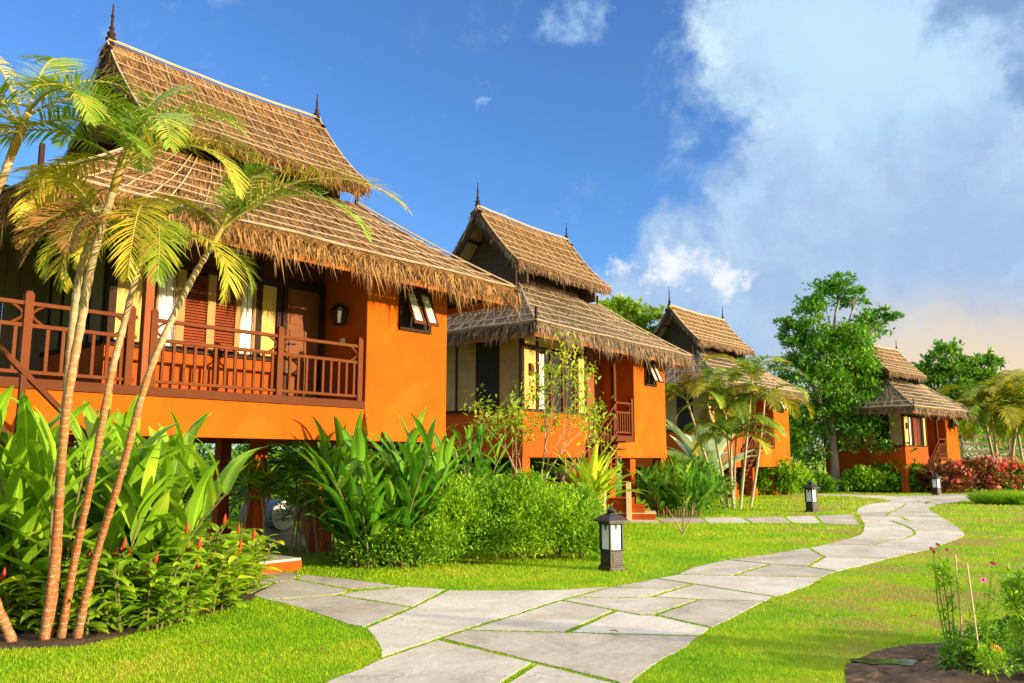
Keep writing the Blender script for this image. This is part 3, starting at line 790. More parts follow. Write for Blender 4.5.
def railing(root, p0, p1, zf, posts, sp=.15, h=.92, name='railing', slope=0.):
    """p0, p1 (u,v); posts as fractions; slope = height change from p0 to p1"""
    p0, p1 = Vector((*p0, 0)), Vector((*p1, 0)); d = p1 - p0; L = d.length; t = d.normalized()
    def at(x, z): return p0 + t*x + Vector((0, 0, zf + z + slope*x/L))
    mb = MB(); mb.bar(at(0, h), at(L, h), .065, .05); mb.bar(at(0, h*.71), at(L, h*.71), .05, .05); mb.bar(at(0, .09), at(L, .09), .05, .045)
    rl = mb.build(name, M['rail'], root, bevel=.006)
    px = [f*L for f in posts]
    for x in px:
        m = MB(); q = at(x, 0); m.box(q.x-.05, q.x+.05, q.y-.05, q.y+.05, q.z-.0, q.z+h+.12); m.box(q.x-.036, q.x+.036, q.y-.036, q.y+.036, q.z+h+.12, q.z+h+.15)
        m.build('post', M['rail'], rl, bevel=.006)
        m = MB(); r = h*.12
        for sg in (-1, 1):
            if not -.01 < x + sg*.3 < L + .01: continue
            pts = []
            for k in range(7):
                a = math.pi*k/6; pts.append(at(x + sg*(.05 + h*.135*(1 - math.sin(a))), h*.71 + .02 + (h*.29-.04)*k/6))
            m.tube(pts, .018, 6)
        if m.v: m.build('bracket', M['rail'], rl)
    n = int(L/sp)
    for k in range(1, n):
        x = L*k/n
        if min([abs(x - q) for q in px] + [9]) < .07: continue
        m = MB(); a = at(x, .10); b = at(x, h*.69); m.box(a.x-.02, a.x+.02, a.y-.014, a.y+.014, a.z, b.z)
        m.build('baluster', M['rail'], rl)
    return rl

def door(root, u0, u1, v, z0, z1):
    m = MB(); m.box(u0, u1, v-.03, v, z0, z1); d = m.build('door', M['door'], root, bevel=.004)
    m = MB(); w = u1-u0; H = z1-z0
    for a, b in ((.06, .36), (.41, .62), (.67, .95)):
        for x in (.10, .55): m.box(u0+w*x, u0+w*(x+.35), v-.045, v-.0305, z0+H*a, z0+H*b)
    m.build('door_panel', M['door'], d, bevel=.012)
    m = MB(); m.tube([(u0+.07, v-.03, z0+1.0), (u0+.07, v-.08, z0+1.0)], .022, 8); m.tube([(u0+.07, v-.08, z0+1.0), (u0+.17, v-.08, z0+1.0)], .012, 6); m.build('handle', M['iron'], d)
    m = MB(); m.box(u0-.09, u0-.003, v-.07, v+.02, z0, z1+.1); m.box(u1+.003, u1+.09, v-.07, v+.02, z0, z1+.1); m.box(u0-.003, u1+.003, v-.07, v+.02, z1+.003, z1+.1)
    m.build('door_frame', M['dark'], d, bevel=.005)
    return d

def bath_window(root, u0, u1, v, z0, z1):
    m = MB(); w = .07
    m.box(u0, u1, v-.015, v+.0, z0, z1); fr = m.build('bath_window', M['void'], root)
    m = MB(); m.box(u0-w, u0, v-.05, v+.01, z0-w, z1+w); m.box(u1, u1+w, v-.05, v+.01, z0-w, z1+w); m.box(u0, u1, v-.05, v+.01, z1, z1+w); m.box(u0, u1, v-.05, v+.01, z0-w, z0); m.box((u0+u1)/2-.025, (u0+u1)/2+.025, v-.045, v+.01, z0, z1)
    m.build('frame', M['dark'], fr, bevel=.004)
    um = (u0+u1)/2
    for a, b in ((u0+.01, um-.03), (um+.03, u1-.01)):
        H = z1-z0; ang = R(24); tz = z1-.02; q = lambda x, l, off=0: Vector((x, v-.05 - math.sin(ang)*l - off*math.cos(ang), tz - math.cos(ang)*l + off*math.sin(ang)*-1))
        m = MB(); fw = .05
        m.bar(q(a+.02, 0), q(a+.02, H), fw, .03, (0,-1,.3)); m.bar(q(b-.02, 0), q(b-.02, H), fw, .03, (0,-1,.3)); m.bar(q(a, .02), q(b, .02), .03, fw, (0, 0, 1)); m.bar(q(a, H-.02), q(b, H-.02), .03, fw*1.2, (0, 0, 1))
        sa = m.build('sash', M['wood'], fr)
        m = MB(); m.prism([q(a+.035, .04), q(b-.035, .04), q(b-.035, H-.05), q(a+.035, H-.05)], (0, -.008, -.003)); m.build('pane', M['frost'], sa)

def curtain(root, u0, u1, v, z0, z1, parent=None):
    m = MB(); n = int((u1-u0)/.02)
    m.grid(lambda s, t: Vector((u0+(u1-u0)*s, v + .018*math.sin(s*(u1-u0)*55) , z0+(z1-z0)*t)), n, 6)
    return m.build('curtain', M['curtain'], parent or root, True)

def boards(root, name, u, v0, v1, z0, z1, n, mat, bat, sgn=-1):
    """a side wall (plane u) of panels with dark battens"""
    m = MB(); m.box(u, u+.08, v0, v1, z0, z1); w = m.build(name, mat, root)
    m = MB()
    for k in range(n+1):
        y = v0 + (v1-v0)*k/n; m.box(u-.03, u-.001, y-.025, y+.025, z0, z1)
    m.box(u-.035, u-.001, v0, v1, z0-.02, z0+.05)
    m.build('batten', bat, w)
    return w

def stilts(root, spots, z1, mat='orange2', w=.15):
    for (u, v) in spots:
        m = MB(); m.box(u-w, u+w, v-w, v+w, .0, z1); m.box(u-w-.05, u+w+.05, v-w-.05, v+w+.05, -.1, .35); m.build('stilt', M[mat], root, bevel=.01)

def house(name, label, p):
    root = empty(name, (*p['loc'], p.get('z', 0)), R(90 - p['yaw']), label, 'house', 'thatched orange bungalows')
    roofs(root, p)
    return root

# --- nearest bungalow with its railed verandah
def near_house():
    p = dict(loc=NEAR_LOC, yaw=40.6, L=8.15, W=6.0, ez=4.72, uz=6.52, rz=8.02, dens=1., thatch='thatch', straw='straw', rodmat='bamboo', fin=.66, a0=1.80, flare=.16, rod=.009)
    r = house('thatched_house', 'nearest large orange stilt house with long railed verandah and golden thatched roof', p)
    vf, vs, vb = 1.1, 2.3, 4.9; ul, b0, b1 = 1.8, 5.55, 7.44; fl, fb = 2.55, 1.91; zt = 5.25
    m = MB(); m.box(b0, b1, vf, vb, fb, zt); bath = m.build('bath_block', M['orange'], r, bevel=.012)
    for q in ((b0+1.45, b1-.005, vf+.005, vf+.4), (b1-.4, b1-.005, vb-.4, vb-.005)):
        m = MB(); m.box(*q, 0, fb); m.build('corner_pier', M['orange'], r, bevel=.01)
    bath_window(bath, 6.32, 6.93, vf, 3.92, 4.58)
    m = MB(); m.box(.0, b0-.002, vf+.04, vb, 2.44, fl); m.build('deck', M['wood'], r, bevel=.006)
    m = MB(); m.box(.0, b0-.002, vf-.012, vf+.038, 2.44, fl+.015); m.build('deck_edge', M['wood'], r, bevel=.006)
    m = MB(); m.box(.0, b0-.002, vf+.005, vf+.14, fb, 2.435); m.box(.0, .12, vf+.142, vb, fb, 2.395); m.box(.0, b0-.002, vb-.12, vb-.002, fb, 2.395); m.build('fascia', M['orange'], r, bevel=.01)
    m = MB()
    for k in range(7): m.box(.4+k*.78, .5+k*.78, vf+.16, vb-.14, 2.2, 2.398)
    m.build('floor_joist', M['dark'], r)
    # front room wall
    z1 = 3.25; wb = 4.45
    m = MB(); m.box(ul, 4.62, vs, vs+.1, fl+.002, z1); m.build('dado', M['orange2'], r)
    for a, b in ((ul+.12, 2.42), (4.26, 4.60)):
        m = MB(); m.box(a, b, vs+.01, vs+.09, z1+.002, wb+.05); m.build('woven_panel', M['woven'], r)
    m = MB(); m.box(ul, b0-.002, vs+.012, vs+.085, wb+.15, zt); m.build('lintel_panel', M['wood'], r)
    m = MB()
    for u in (ul+.06, 2.44, 4.235, 4.63): m.box(u-.055, u+.055, vs-.03, vs+.005, z1 if u < 4.6 else fl, zt)
    m.box(ul, 4.66, vs-.045, vs+.003, z1-.03, z1+.04); m.box(ul, b0-.003, vs-.05, vs+.002, wb+.06, wb+.16)
    m.build('wall_frame', M['dark'], r, bevel=.005)
    m = MB(); m.box(2.5, 4.18, vs+.06, vs+.09, z1+.04, wb+.06); win = m.build('window', M['void'], r)
    X = lambda f: 2.5 + 1.68*f
    m = MB()
    for a, b in ((.0, .02), (.19, .27), (.49, .57), (.78, .84), (.98, 1.)): m.box(X(a), X(b), vs-.02, vs+.05, z1+.042, wb+.058)
    m.build('frame', M['tan'], win, bevel=.004)
    for a, b in ((.275, .485), (.575, .775)):
        m = MB(); n = 26
        for k in range(n):
            z = z1+.07 + (wb-z1-.04)*k/n; m.prism([(X(a), vs-.008, z), (X(a), vs+.035, z+.030), (X(a), vs+.035, z+.040), (X(a), vs-.008, z+.010)], (X(b)-X(a), 0, 0))
        m.build('louvre_shutter', M['louvre'], win)
    for a, b in ((.022, .188), (.842, .978)):
        curtain(r, X(a), X(b), vs+.045, z1+.05, wb+.04, win)
        m = MB(); m.box(X(a), X(b), vs-.004, vs+.002, z1+.045, wb+.05); m.build('pane', M['glass'], win)
    door(r, 4.76, 5.42, vs, fl+.005, 4.56)
    m = MB(); m.box(4.62, b0-.002, vs+.01, vs+.08, fl+.005, wb+.148); m.build('door_surround', M['wood'], r)
    # side wall of the room, its boards coloured darker for the deep shade
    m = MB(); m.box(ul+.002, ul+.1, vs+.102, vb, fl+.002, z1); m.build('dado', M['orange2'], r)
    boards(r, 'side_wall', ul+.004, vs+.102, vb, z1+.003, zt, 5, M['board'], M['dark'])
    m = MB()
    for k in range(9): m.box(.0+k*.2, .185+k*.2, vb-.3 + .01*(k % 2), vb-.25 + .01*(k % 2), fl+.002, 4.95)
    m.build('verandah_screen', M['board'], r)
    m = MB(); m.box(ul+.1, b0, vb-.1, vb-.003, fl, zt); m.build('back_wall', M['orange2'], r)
    for q, zz in (((1.80, 1.92, vf+.03, vf+.15), 4.95), ((.02, .14, vb-.2, vb-.08), 4.7)):
        m = MB(); m.box(*q, fl+.005, zz); m.build('verandah_post', M['post'], r, bevel=.008)
    m = MB(); m.box(-.0, b0, vf+.03, vf+.15, 4.72, 4.86); m.build('eave_beam', M['dark'], r)
    railing(r, (1.94, vf+.06), (b0-.05, vf+.06), fl, (.0, .553, .985)); railing(r, (-.8, vf+.06), (1.72, vf+.06), fl, (.475, .965), .17)
    # wall lamp and switch on the shaded flank of the bath block
    m = MB(); m.box(b0-.12, b0-.001, 1.62, 1.78, 4.10, 4.16); m.lathe((b0-.13, 1.70, 4.02), [(.03,-.14),(.09,-.10),(.11,.10),(.13,.12),(.05,.22),(.01,.26)], 4, True); m.build('wall_lamp', M['iron'], r)
    m = MB(); m.box(b0-.02, b0-.001, 1.68, 1.80, 3.60, 3.68); m.build('light_switch', M['white'], r, bevel=.004)
    stilts(r, [(.3, 1.45), (3.3, 4.6), (4.6, 2.7), (2.2, 4.5), (.3, 4.5), (5.9, 2.7), (5.0, 4.5)], fb+.3, 'orange2', .11)
    # stair at the left end
    m = MB()
    for k in range(8): m.box(-.3+k*.25, -.01+k*.25, .25, 1.0, 2.13-k*.27, 2.17-k*.27)
    st = m.build('stair', M['wood'], r, bevel=.005)
    m = MB(); m.prism([(-.5, .22, 2.45), (-.5, .22, 2.2), (1.6, .22, -.05), (1.8, .22, -.05)], (0, .04, 0)); m.build('stringer', M['wood'], st)
    m = MB(); m.bar((-.6, .24, 3.22), (1.25, .24, 1.45), .07, .06); hr = m.build('stair_rail', M['wood'], st, bevel=.006)
    for k in range(4):
        u = -.35 + k*.45; z = 3.22 - (u + .6)*.957; m = MB(); m.box(u-.03, u+.03, .21, .27, z-1.15, z-.03); m.build('post', M['wood'], hr)
    return r

def stair_house(name, label, p):
    r = house(name, label, p); L = p['L']
    ul, uc, uw, u3 = p['ul'], p['ul']+.62, p['ul']+2.4, p['ul']+2.85
    b0, b1 = p['b0'], p['b1']; vf, vs, vb = .85, 2.0, 4.95; zb, fb, fl, zt = 2.78, p['fb'], 2.28, 5.1
    m = MB(); m.box(b0, b1, vf, vb, fb, zt); bath = m.build('bath_block', M['orange'], r, bevel=.012)
    bath_window(bath, b1-1.25, b1-.68, vf, 3.85, 4.5)
    m = MB(); m.box(ul, u3, vf, vb, fb, zb); m.build('dado', M['orange2'], r, bevel=.012)
    m = MB(); m.box(ul+.02, u3, vf+.12, vb-.02, zb+.002, zt); m.build('room_wall', M['woven'], r)
    for a, b in ((ul+.05, uc), (uw, u3-.03)):
        m = MB(); m.box(a, b, vf+.03, vf+.118, zb+.003, zt-.2); m.build('woven_panel', M['woven'], r)
    m = MB()
    for u in (ul+.03, uc, uw, u3-.04): m.box(u-.045, u+.045, vf-.0, vf+.028, zb+.003, zt)
    m.box(ul, u3, vf-.02, vf+.027, zb-.03, zb+.035); m.box(ul, u3, vf-.01, vf+.026, 4.25, 4.36); m.build('wall_frame', M['dark'], r)
    m = MB(); m.box(uc+.05, uw-.05, vf+.08, vf+.116, zb+.04, 4.25); win = m.build('window', M['void'], r)
    m = MB()
    for k in range(4):
        u = uc+.05 + (uw-uc-.16)*k/3; m.box(u, u+.06, vf+.03, vf+.079, zb+.04, 4.248)
    m.build('frame', M['wood'], win)
    curtain(r, uc+.12, uc+.36, vf+.07, zb+.06, 4.2, win)
    m = MB(); n = 22
    for k in range(n if p.get('shut') else 0):
        z = zb+.07 + 1.35*k/n; a, b = uc+.60, uw-.45; m.prism([(a, vf+.04, z), (a, vf+.075, z+.03), (a, vf+.075, z+.045), (a, vf+.04, z+.015)], (b-a, 0, 0))
    if m.v: m.build('louvre_shutter', M['louvre'], win)
    m = MB(); m.box(ul+.28, ul+.42, vf-.05, vf+.028, 3.62, 3.92); m.build('wall_lamp', M['wood'], r, bevel=.02)
    # shaded flank
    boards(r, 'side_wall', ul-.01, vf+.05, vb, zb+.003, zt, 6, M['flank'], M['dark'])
    m = MB(); m.box(ul-.03, ul-.012, vf+.75, vf+1.35, zb+.06, 4.6); m.build('side_shutter', M['void'], r)
    # recessed entrance
    m = MB(); m.box(u3+.002, b0-.002, vs, vs+.1, fb, zt); m.build('entrance_wall', M['post'], r)
    door(r, u3+.35, u3+1.15, vs, fl+.005, 4.25)
    m = MB(); m.box(u3+.002, b0-.002, vf+.02, vs-.002, fl-.18, fl); m.build('deck', M['wood'], r)
    us = u3 + 1.5
    m = MB(); m.box(us, b0-.002, vf+.004, vf+.1, fb, fl-.182); m.build('fascia', M['orange'], r)
    m = MB(); m.box(us-.06, us+.06, vf+.02, vf+.14, fb-.3, zt-.2); m.build('entrance_post', M['wood'], r, bevel=.008)
    railing(r, (us+.06, vf+.08), (b0-.04, vf+.08), fl, (.97,), .13)
    m = MB()
    for k in range(7): m.box(us-.25-k*.25, us+.03-k*.25, .44, .795, fl-.21-k*.2, fl-.17-k*.2)
    st = m.build('stair', M['wood'], r)
    m = MB(); m.prism([(us, .80, fl-.05), (us, .80, fl-.35), (us-1.8, .80, fl-1.8), (us-1.8, .80, fl-1.5)], (0, .04, 0)); m.build('stringer', M['wood'], st)
    railing(st, (us-1.6, .82), (us-.02, .82), fl-1.25, (.03,), .16, .9, 'stair_rail', 1.28)
    stilts(r, [(ul+.16, vf+.17), (u3-.2, vf+.4), (us+.16, vf+.4), (b0+.3, vf+.4), (b1-.17, vf+.17), (ul+.16, vb-.2), (b1-.2, vb-.2)], fb+.1, 'orange2', .15)
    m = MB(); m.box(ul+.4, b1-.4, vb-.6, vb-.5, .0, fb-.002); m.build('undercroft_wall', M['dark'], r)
    return r

d1 = Vector((math.sin(R(40.6)), math.cos(R(40.6)))); e1 = Vector((-math.cos(R(40.6)), math.sin(R(40.6))))
o1 = Vector((-2.436, 13.6)) - d1*5.55 - e1*1.1
NEAR_LOC = (o1.x, o1.y)
near_house()
stair_house('thatched_house', 'orange stilt house second in the row with grey thatched roof and carved gable', dict(loc=(.552, 18.415), yaw=37.5, L=8.2, W=6., ez=4.72, uz=6.72, rz=8.32, dens=.75, thatch='thatchg', straw='strawg', rodmat='bamboo', fw=.02, rod=.011, ul=.62, b0=6.0, b1=7.95, fb=1.66, fin=.7))
stair_house('thatched_house', 'third orange house half hidden by the thin palms and the round leafy tree', dict(loc=(8.162, 32.09), yaw=41., L=8.9, W=6., ez=4.70, uz=6.66, rz=8.2, dens=.4, thatch='thatchg', straw='strawg', rodmat='bamboo', fw=.03, rod=.02, ul=.62, b0=6.9, b1=8.6, fb=1.3, fin=.9))
stair_house('thatched_house', 'farthest orange house at the end of the row behind red flowering shrubs', dict(loc=(19.2, 39.2), z=-.5, yaw=47., L=8.9, a1=6.0, W=6., ez=4.65, uz=6.6, rz=8.1, dens=.35, thatch='thatchg', straw='strawg', rodmat='bamboo', fw=.035, rod=.022, ul=.8, b0=6.3, b1=8.1, fb=1.5, shut=1, fin=.8))

# ---------------------------------------------------------------- plants
def frond_mesh(mb, base, az, el, L, droop, nl=26, ll=.42, lw=.028, vee=.35, jit=.0, twist=0., rr=.012):
    """pinnate palm frond; leaflets material 0, stalk material 1"""
    base = Vector(base); h = Vector((math.sin(az), math.cos(az), 0)); side = Vector((h.y, -h.x, 0))
    k = 16; pts = [base]; dirs = []
    for i in range(k):
        s = (i + .5)/k; a = el - droop*s**1.25; d = (h*math.cos(a) + Vector((0,0,1))*math.sin(a) + side*twist*s).normalized()
        dirs.append(d); pts.append(pts[-1] + d*(L/k))
    mb.m = 1; mb.tube(pts, [rr*(1.15 - i/k) for i in range(k+1)], 5, False); mb.m = 0
    for j in range(nl):
        s = .14 + .86*(j + .5)/nl; f = s*k; i = min(k-1, int(f)); p = pts[i].lerp(pts[i+1], f-i); d = dirs[i]
        up = side.cross(d).normalized(); up = up if up.z > 0 else -up
        prof = (math.sin(math.pi*min(1, (s*.86+.10)))**.6)*(1 if s < .8 else 1 - (s-.8)*1.6)
        for sg in (-1, 1):
            fw = .55 + .9*s**2
            t = (side*sg + d*fw*U(.8, 1.2) + up*vee*U(.6, 1.3)).normalized()
            l = ll*prof*U(.85, 1.12); w = lw*U(.8, 1.15)
            wv = (d - t*t.dot(d)).normalized()*w*.5 + up*w*.15*sg
            q = p.copy(); n0 = len(mb.v); g = U(.5, 1.)
            seg = 4
            for m_ in range(seg + 1):
                x = m_/seg; ww = wv*(.55 + 1.2*x if x < .3 else 1.15*(1 - ((x-.3)/.7)**1.6) + .02)
                mb.v.append(tuple(q - ww)); mb.v.append(tuple(q + ww))
                tt = (t + Vector((0,0,-1))*g*(x + .1)**1.2*.95 + Vector((U(-jit,jit), U(-jit,jit), U(-jit,jit)))).normalized(); q = q + tt*(l/seg)
            for m_ in range(seg):
                a = n0 + 2*m_; mb.face((a, a+1, a+3, a+2))

def palm_tree(label, trunk, r0, r1, fronds, shaft=.45, group='slender palms in the left bed'):
    """trunk: list of world points; fronds: (az deg, el deg, length, droop, mat)"""
    b = Vector(trunk[0]); root = empty('palm_tree', b, 0, label, 'palm tree', group)
    pts = [Vector(p) - b for p in trunk]
    # smooth
    fine = []
    for i in range(len(pts)-1):
        p0, p1, p2, p3 = pts[max(i-1,0)], pts[i], pts[i+1], pts[min(i+2, len(pts)-1)]
        for j in range(8):
            t = j/8; fine.append(.5*((2*p1) + (p2-p0)*t + (2*p0-5*p1+4*p2-p3)*t*t + (3*p1-p0-3*p2+p3)*t**3))
    fine.append(pts[-1]); n = len(fine)
    rad = [r0 + (r1-r0)*(i/(n-1)) + r0*.22*max(0, 1-i/4.) + (.006 if i % 2 else 0) for i in range(n)]
    m = MB(); m.tube(fine, rad, 10); m.build('trunk', M['palmbark'], root, True)
    d = (fine[-1]-fine[-3]).normalized(); top = fine[-1]
    if shaft:
        m = MB(); m.tube([top - d*.06, top + d*shaft*.3, top + d*shaft*.7, top + d*shaft], [r1*1.1, r1*1.35, r1*1.0, r1*.5], 8); m.build('crown_shaft', M['shaft'], root, True)
    for (az, el, L, dr, mt) in fronds:
        m = MB(); hh = U(.35, 1.)*shaft
        frond_mesh(m, top + d*hh, R(az + U(-6, 6)), R(el + U(-5, 5)), L*U(1.02, 1.15), R(dr), 52, .36*(L/1.3)**.5, .0145, U(.15, .45), .10 if mt != 'palmdead' else .3, U(-.15, .15))
        m.build('frond', [M[mt], M['rachis']], root)
    return root

PB = [(-4.18,7.63,0),(-4.02,7.4,.8),(-3.72,6.85,1.95),(-3.54,6.65,2.75),(-3.43,6.55,3.25),(-3.28,6.5,3.80)]
palm_tree('palm in left bed with the tallest green crown in front of the thatched gable', PB, .036, .028,
    [(15,78,1.15,60,'palm'),(300,60,1.25,95,'palm'),(60,55,1.35,105,'palm'),(100,35,1.3,110,'palmy'),(140,50,1.3,120,'palm'),(200,45,1.2,120,'palm'),(255,40,1.3,110,'palm'),(340,50,1.2,80,'palm'),(285,15,1.1,95,'palmy'),(90,68,1.2,115,'palm'),(40,65,1.25,85,'palm')], .42)
PA2 = [(-4.20,7.75,0),(-4.05,7.5,.7),(-3.86,7.1,1.7),(-3.75,6.9,2.6),(-3.64,6.75,3.15),(-3.54,6.7,3.45)]
palm_tree('palm in left bed with a withered brown crown, trunk crossing the verandah rail', PA2, .032, .025,
    [(270,5,.7,80,'palmdead'),(170,-5,.7,70,'palmdead'),(100,0,.65,80,'palmdead'),(30,20,.6,90,'palmdead'),(225,-20,.8,60,'palmdead'),(320,45,.9,90,'palmy'),(200,60,.8,100,'palmy')], .25)
PC = [(-4.07,7.71,0),(-3.92,7.55,.7),(-3.66,7.25,1.5),(-3.44,7.0,2.3),(-3.36,7.0,2.75),(-3.27,7.0,3.25)]
palm_tree('palm in left bed whose fronds hang limply beside the verandah post', PC, .032, .024,
    [(110,25,1.2,135,'palmy'),(150,10,1.1,110,'palm'),(200,30,1.1,140,'palmy'),(250,20,1.0,120,'palm'),(70,40,1.1,130,'palm'),(20,60,1.0,90,'palm'),(300,35,1.0,110,'palmy'),(160,35,1.3,150,'palmy')], .36)
PD = [(-3.93,7.71,0),(-3.74,7.55,.7),(-3.42,7.25,1.45),(-3.12,7.02,2.35),(-2.84,7.0,3.05),(-2.64,7.0,3.45)]
palm_tree('rightmost palm in left bed, leaning right with one long frond over the roof', PD, .033, .022,
    [(84,52,1.75,92,'palmy'),(100,40,1.4,105,'palm'),(80,62,1.0,70,'palm'),(20,72,1.0,60,'palmy'),(330,60,.9,80,'palmdead'),(280,45,.95,100,'palmy'),(120,70,.8,80,'palm')], .25)
PA = [(-4.44,7.59,0),(-4.62,7.35,.7),(-4.85,6.95,1.9),(-4.72,6.5,3.0),(-4.12,6.25,3.62),(-3.95,6.2,4.0)]
palm_tree('leftmost palm, its bowed trunk leaving and re-entering the left edge', PA, .038, .028,
    [(350,70,1.3,70,'palm'),(40,62,1.0,95,'palm'),(80,48,.95,110,'palm'),(120,30,.9,110,'palm'),(200,50,1.1,110,'palm'),(260,50,1.2,100,'palm'),(300,40,1.2,100,'palmy'),(230,5,1.0,70,'palmdead'),(190,-15,.9,60,'palmdead'),(275,70,1.5,70,'palmy'),(95,15,1.0,70,'palm')], .40)

def big_leaf(mb, base, az, el, L, W, bend, fold=.22, roll=0., wave=.02):
    base = Vector(base); h = Vector((math.sin(az), math.cos(az), 0)); sd_ = Vector((h.y, -h.x, 0))
    n0 = len(mb.v); k = 9; p = base.copy(); ph = U(0, 6)
    pts = []
    for i in range(k + 1):
        s = i/k; a = el - bend*s**1.5; d = h*math.cos(a) + Vector((0,0,1))*math.sin(a); up = (h*-math.sin(a) + Vector((0,0,1))*math.cos(a))
        sdr = sd_*math.cos(roll) + up*math.sin(roll); upr = up*math.cos(roll) - sd_*math.sin(roll)
        w = W*.5*(math.sin(math.pi*min(1., .06 + .94*s**.72))**.75 if s < 1 else 0) if s > .02 else W*.03
        for x in (-1, -.5, 0, .5, 1):
            q = p + sdr*(w*x) + upr*(abs(x)*w*fold*2*(1 - .3*abs(x)) + wave*W*4*math.sin(s*9 + ph + x)*abs(x)*.35)
            mb.v.append(tuple(q)); pts.append((x*.5 + .5, s))
        p = p + d*(L/k)
    for i in range(k):
        for j in range(4):
            a = n0 + i*5 + j; ix = (a, a+1, a+6, a+5); mb.face(ix, [pts[q - n0] for q in ix])

def ginger_clump(name, label, loc, rx, ry, shoots, hmin, hmax, leafL, leafW, mat, lean=.35, cat='ginger plant', group=None, explicit=()):
    root = empty(name, loc, 0, label, cat, group); st = MB(); lf = MB()
    for i in range(shoots):
        a = U(0, 2*math.pi); r = math.sqrt(random.random()); b = Vector((rx*r*math.cos(a), ry*r*math.sin(a), 0))
        H = U(hmin, hmax)*(1 - .22*r); out = Vector((math.cos(a)*r, math.sin(a)*r, 0))*lean*U(.6, 1.4) + Vector((U(-.1,.1), U(-.1,.1), 0))
        pts = [b + out*H*(t**1.7) + Vector((0,0,H*t*(1 - .12*t*out.length))) for t in (0, .25, .5, .75, 1)]
        st.tube(pts, [.018, .016, .014, .011, .006], 5, False)
        n = int(U(8, 11)); az0 = U(0, 6.28)
        for j in range(n):
            t = .16 + .84*(j + .4)/n; f = t*4; q = min(3, int(f)); p = pts[q].lerp(pts[q+1], f-q)
            az = az0 + (j % 2)*math.pi + U(-.45, .45) + j*.15
            el = R(U(40, 72)) + R(28)*(t - .5); big_leaf(lf, p, az, el, leafL*U(.75, 1.2)*(1.0 if t < .9 else .8), leafW*U(.75, 1.1), R(U(15, 70)), U(.12, .3), U(-.35, .35))
    for (p, az, el, L, W, bd) in explicit:
        p = Vector(p); st.tube([Vector((p.x*.6, p.y*.6, 0)), p*.6, p], [.016, .014, .009], 5, False); big_leaf(lf, p, R(az), R(el), L, W, R(bd), .18)
    st.build('stem', M['stem'], root, True); lf.build('foliage', M[mat], root, True)
    return root

ginger_clump('ginger_plant', 'big clump of broad upright yellow-green leaves behind the left palm trunks', (-4.75, 8.75, 0), 1.15, .75, 66, 1.1, 2.15, .82, .18, 'ginger', .38, explicit=[((-.5,-.7,1.3),250,60,1.0,.19,60),((.5,-.5,1.5),70,30,1.0,.19,55),((.1,-.8,1.5),160,70,.9,.18,40),((.75,-.3,1.2),85,25,1.1,.2,50),((-.2,-.8,1.2),200,50,.95,.18,70),((-.55,-.9,1.7),265,62,.95,.2,45)])
ginger_clump('ginger_plant', 'large clump of upright deep green leaves in front of the nearest house', (-2.05, 13.1, 0), .66, .55, 46, .8, 2.3, .88, .16, 'ginger2', .34, explicit=[((-.75,-.4,1.35),275,15,.75,.2,60),((-.6,-.5,1.0),265,5,.6,.2,50),((-.4,-.6,.85),230,10,.5,.18,60)])

def twigs(mb, b, n, spread, h, r=.012):
    for i in range(n):
        a = U(0, 6.28); q = Vector((math.cos(a)*spread[0]*U(.2, .9), math.sin(a)*spread[1]*U(.2, .9), h*U(.5, .95)))
        mb.tube([b, b + q*.45 + Vector((U(-.05,.05), U(-.05,.05), .05)), b + q], [r, r*.7, r*.3], 5, False)

def blob_leaves(blobs, n, size, up=.55, hang=.1, shell=.65, wfac=.42, clump=None):
    """leaves spread through ellipsoids (c, radii); gathered on twig clumps so gaps show"""
    vol = np.array([b[1][0]*b[1][1]*b[1][2] for b in blobs])**.75; cnt = (n*vol/vol.sum()).astype(int); Ps = []; Ds = []
    for (c, r), m in zip(blobs, cnt):
        if m < 4: continue
        c = np.array(c); r = np.array(r); kc = max(4, int(m/(clump or 14)))
        cd = unit(RNG.normal(size=(kc, 3))); cd[:, 2] = np.where(cd[:, 2] < -.6, -cd[:, 2], cd[:, 2])
        rad = (shell + (1-shell)*RNG.random(kc)**.6)*(1 + RNG.normal(0, .16, kc))
        cc = cd*rad[:, None]
        ix = RNG.integers(0, kc, m); sp = .13 + .08*RNG.random((kc, 1))
        P = cc[ix] + RNG.normal(size=(m, 3))*sp[ix]*np.array([1, 1, .8])
        D = unit(P)*.7 + RNG.normal(size=(m, 3))*.55 + np.array([0, 0, up - hang])
        Ps.append(c + P*r); Ds.append(D)
    P = np.concatenate(Ps); D = np.concatenate(Ds); n = len(P)
    Nn = RNG.normal(size=(n, 3))*.6 + np.array([0, 0, 1.])
    L = size*RNG.uniform(.6, 1.3, n)
    return leaf_arrays(P, D, Nn, L, L*wfac*RNG.uniform(.8, 1.2, n), .12, .15)

def bush(name, label, loc, blobs, n, size, mat, cat='bush', group=None, wfac=.42, hang=.1, floor=True, shell=.5, clump=14):
    root = empty(name, loc, 0, label, cat, group); m = MB()
    for c, r in blobs: twigs(m, Vector((c[0]*.8, c[1]*.8, 0)), 9, (r[0]*.8, r[1]*.8), c[2] + r[2]*.5)
    m.build('stem', M['stem'], root)
    V, F = blob_leaves(blobs, n, size, .45, hang, shell, wfac, clump)
    if floor: V[:, 2] = np.abs(V[:, 2]) + .0
    mesh_np('foliage', V, F, M[mat], root)
    return root

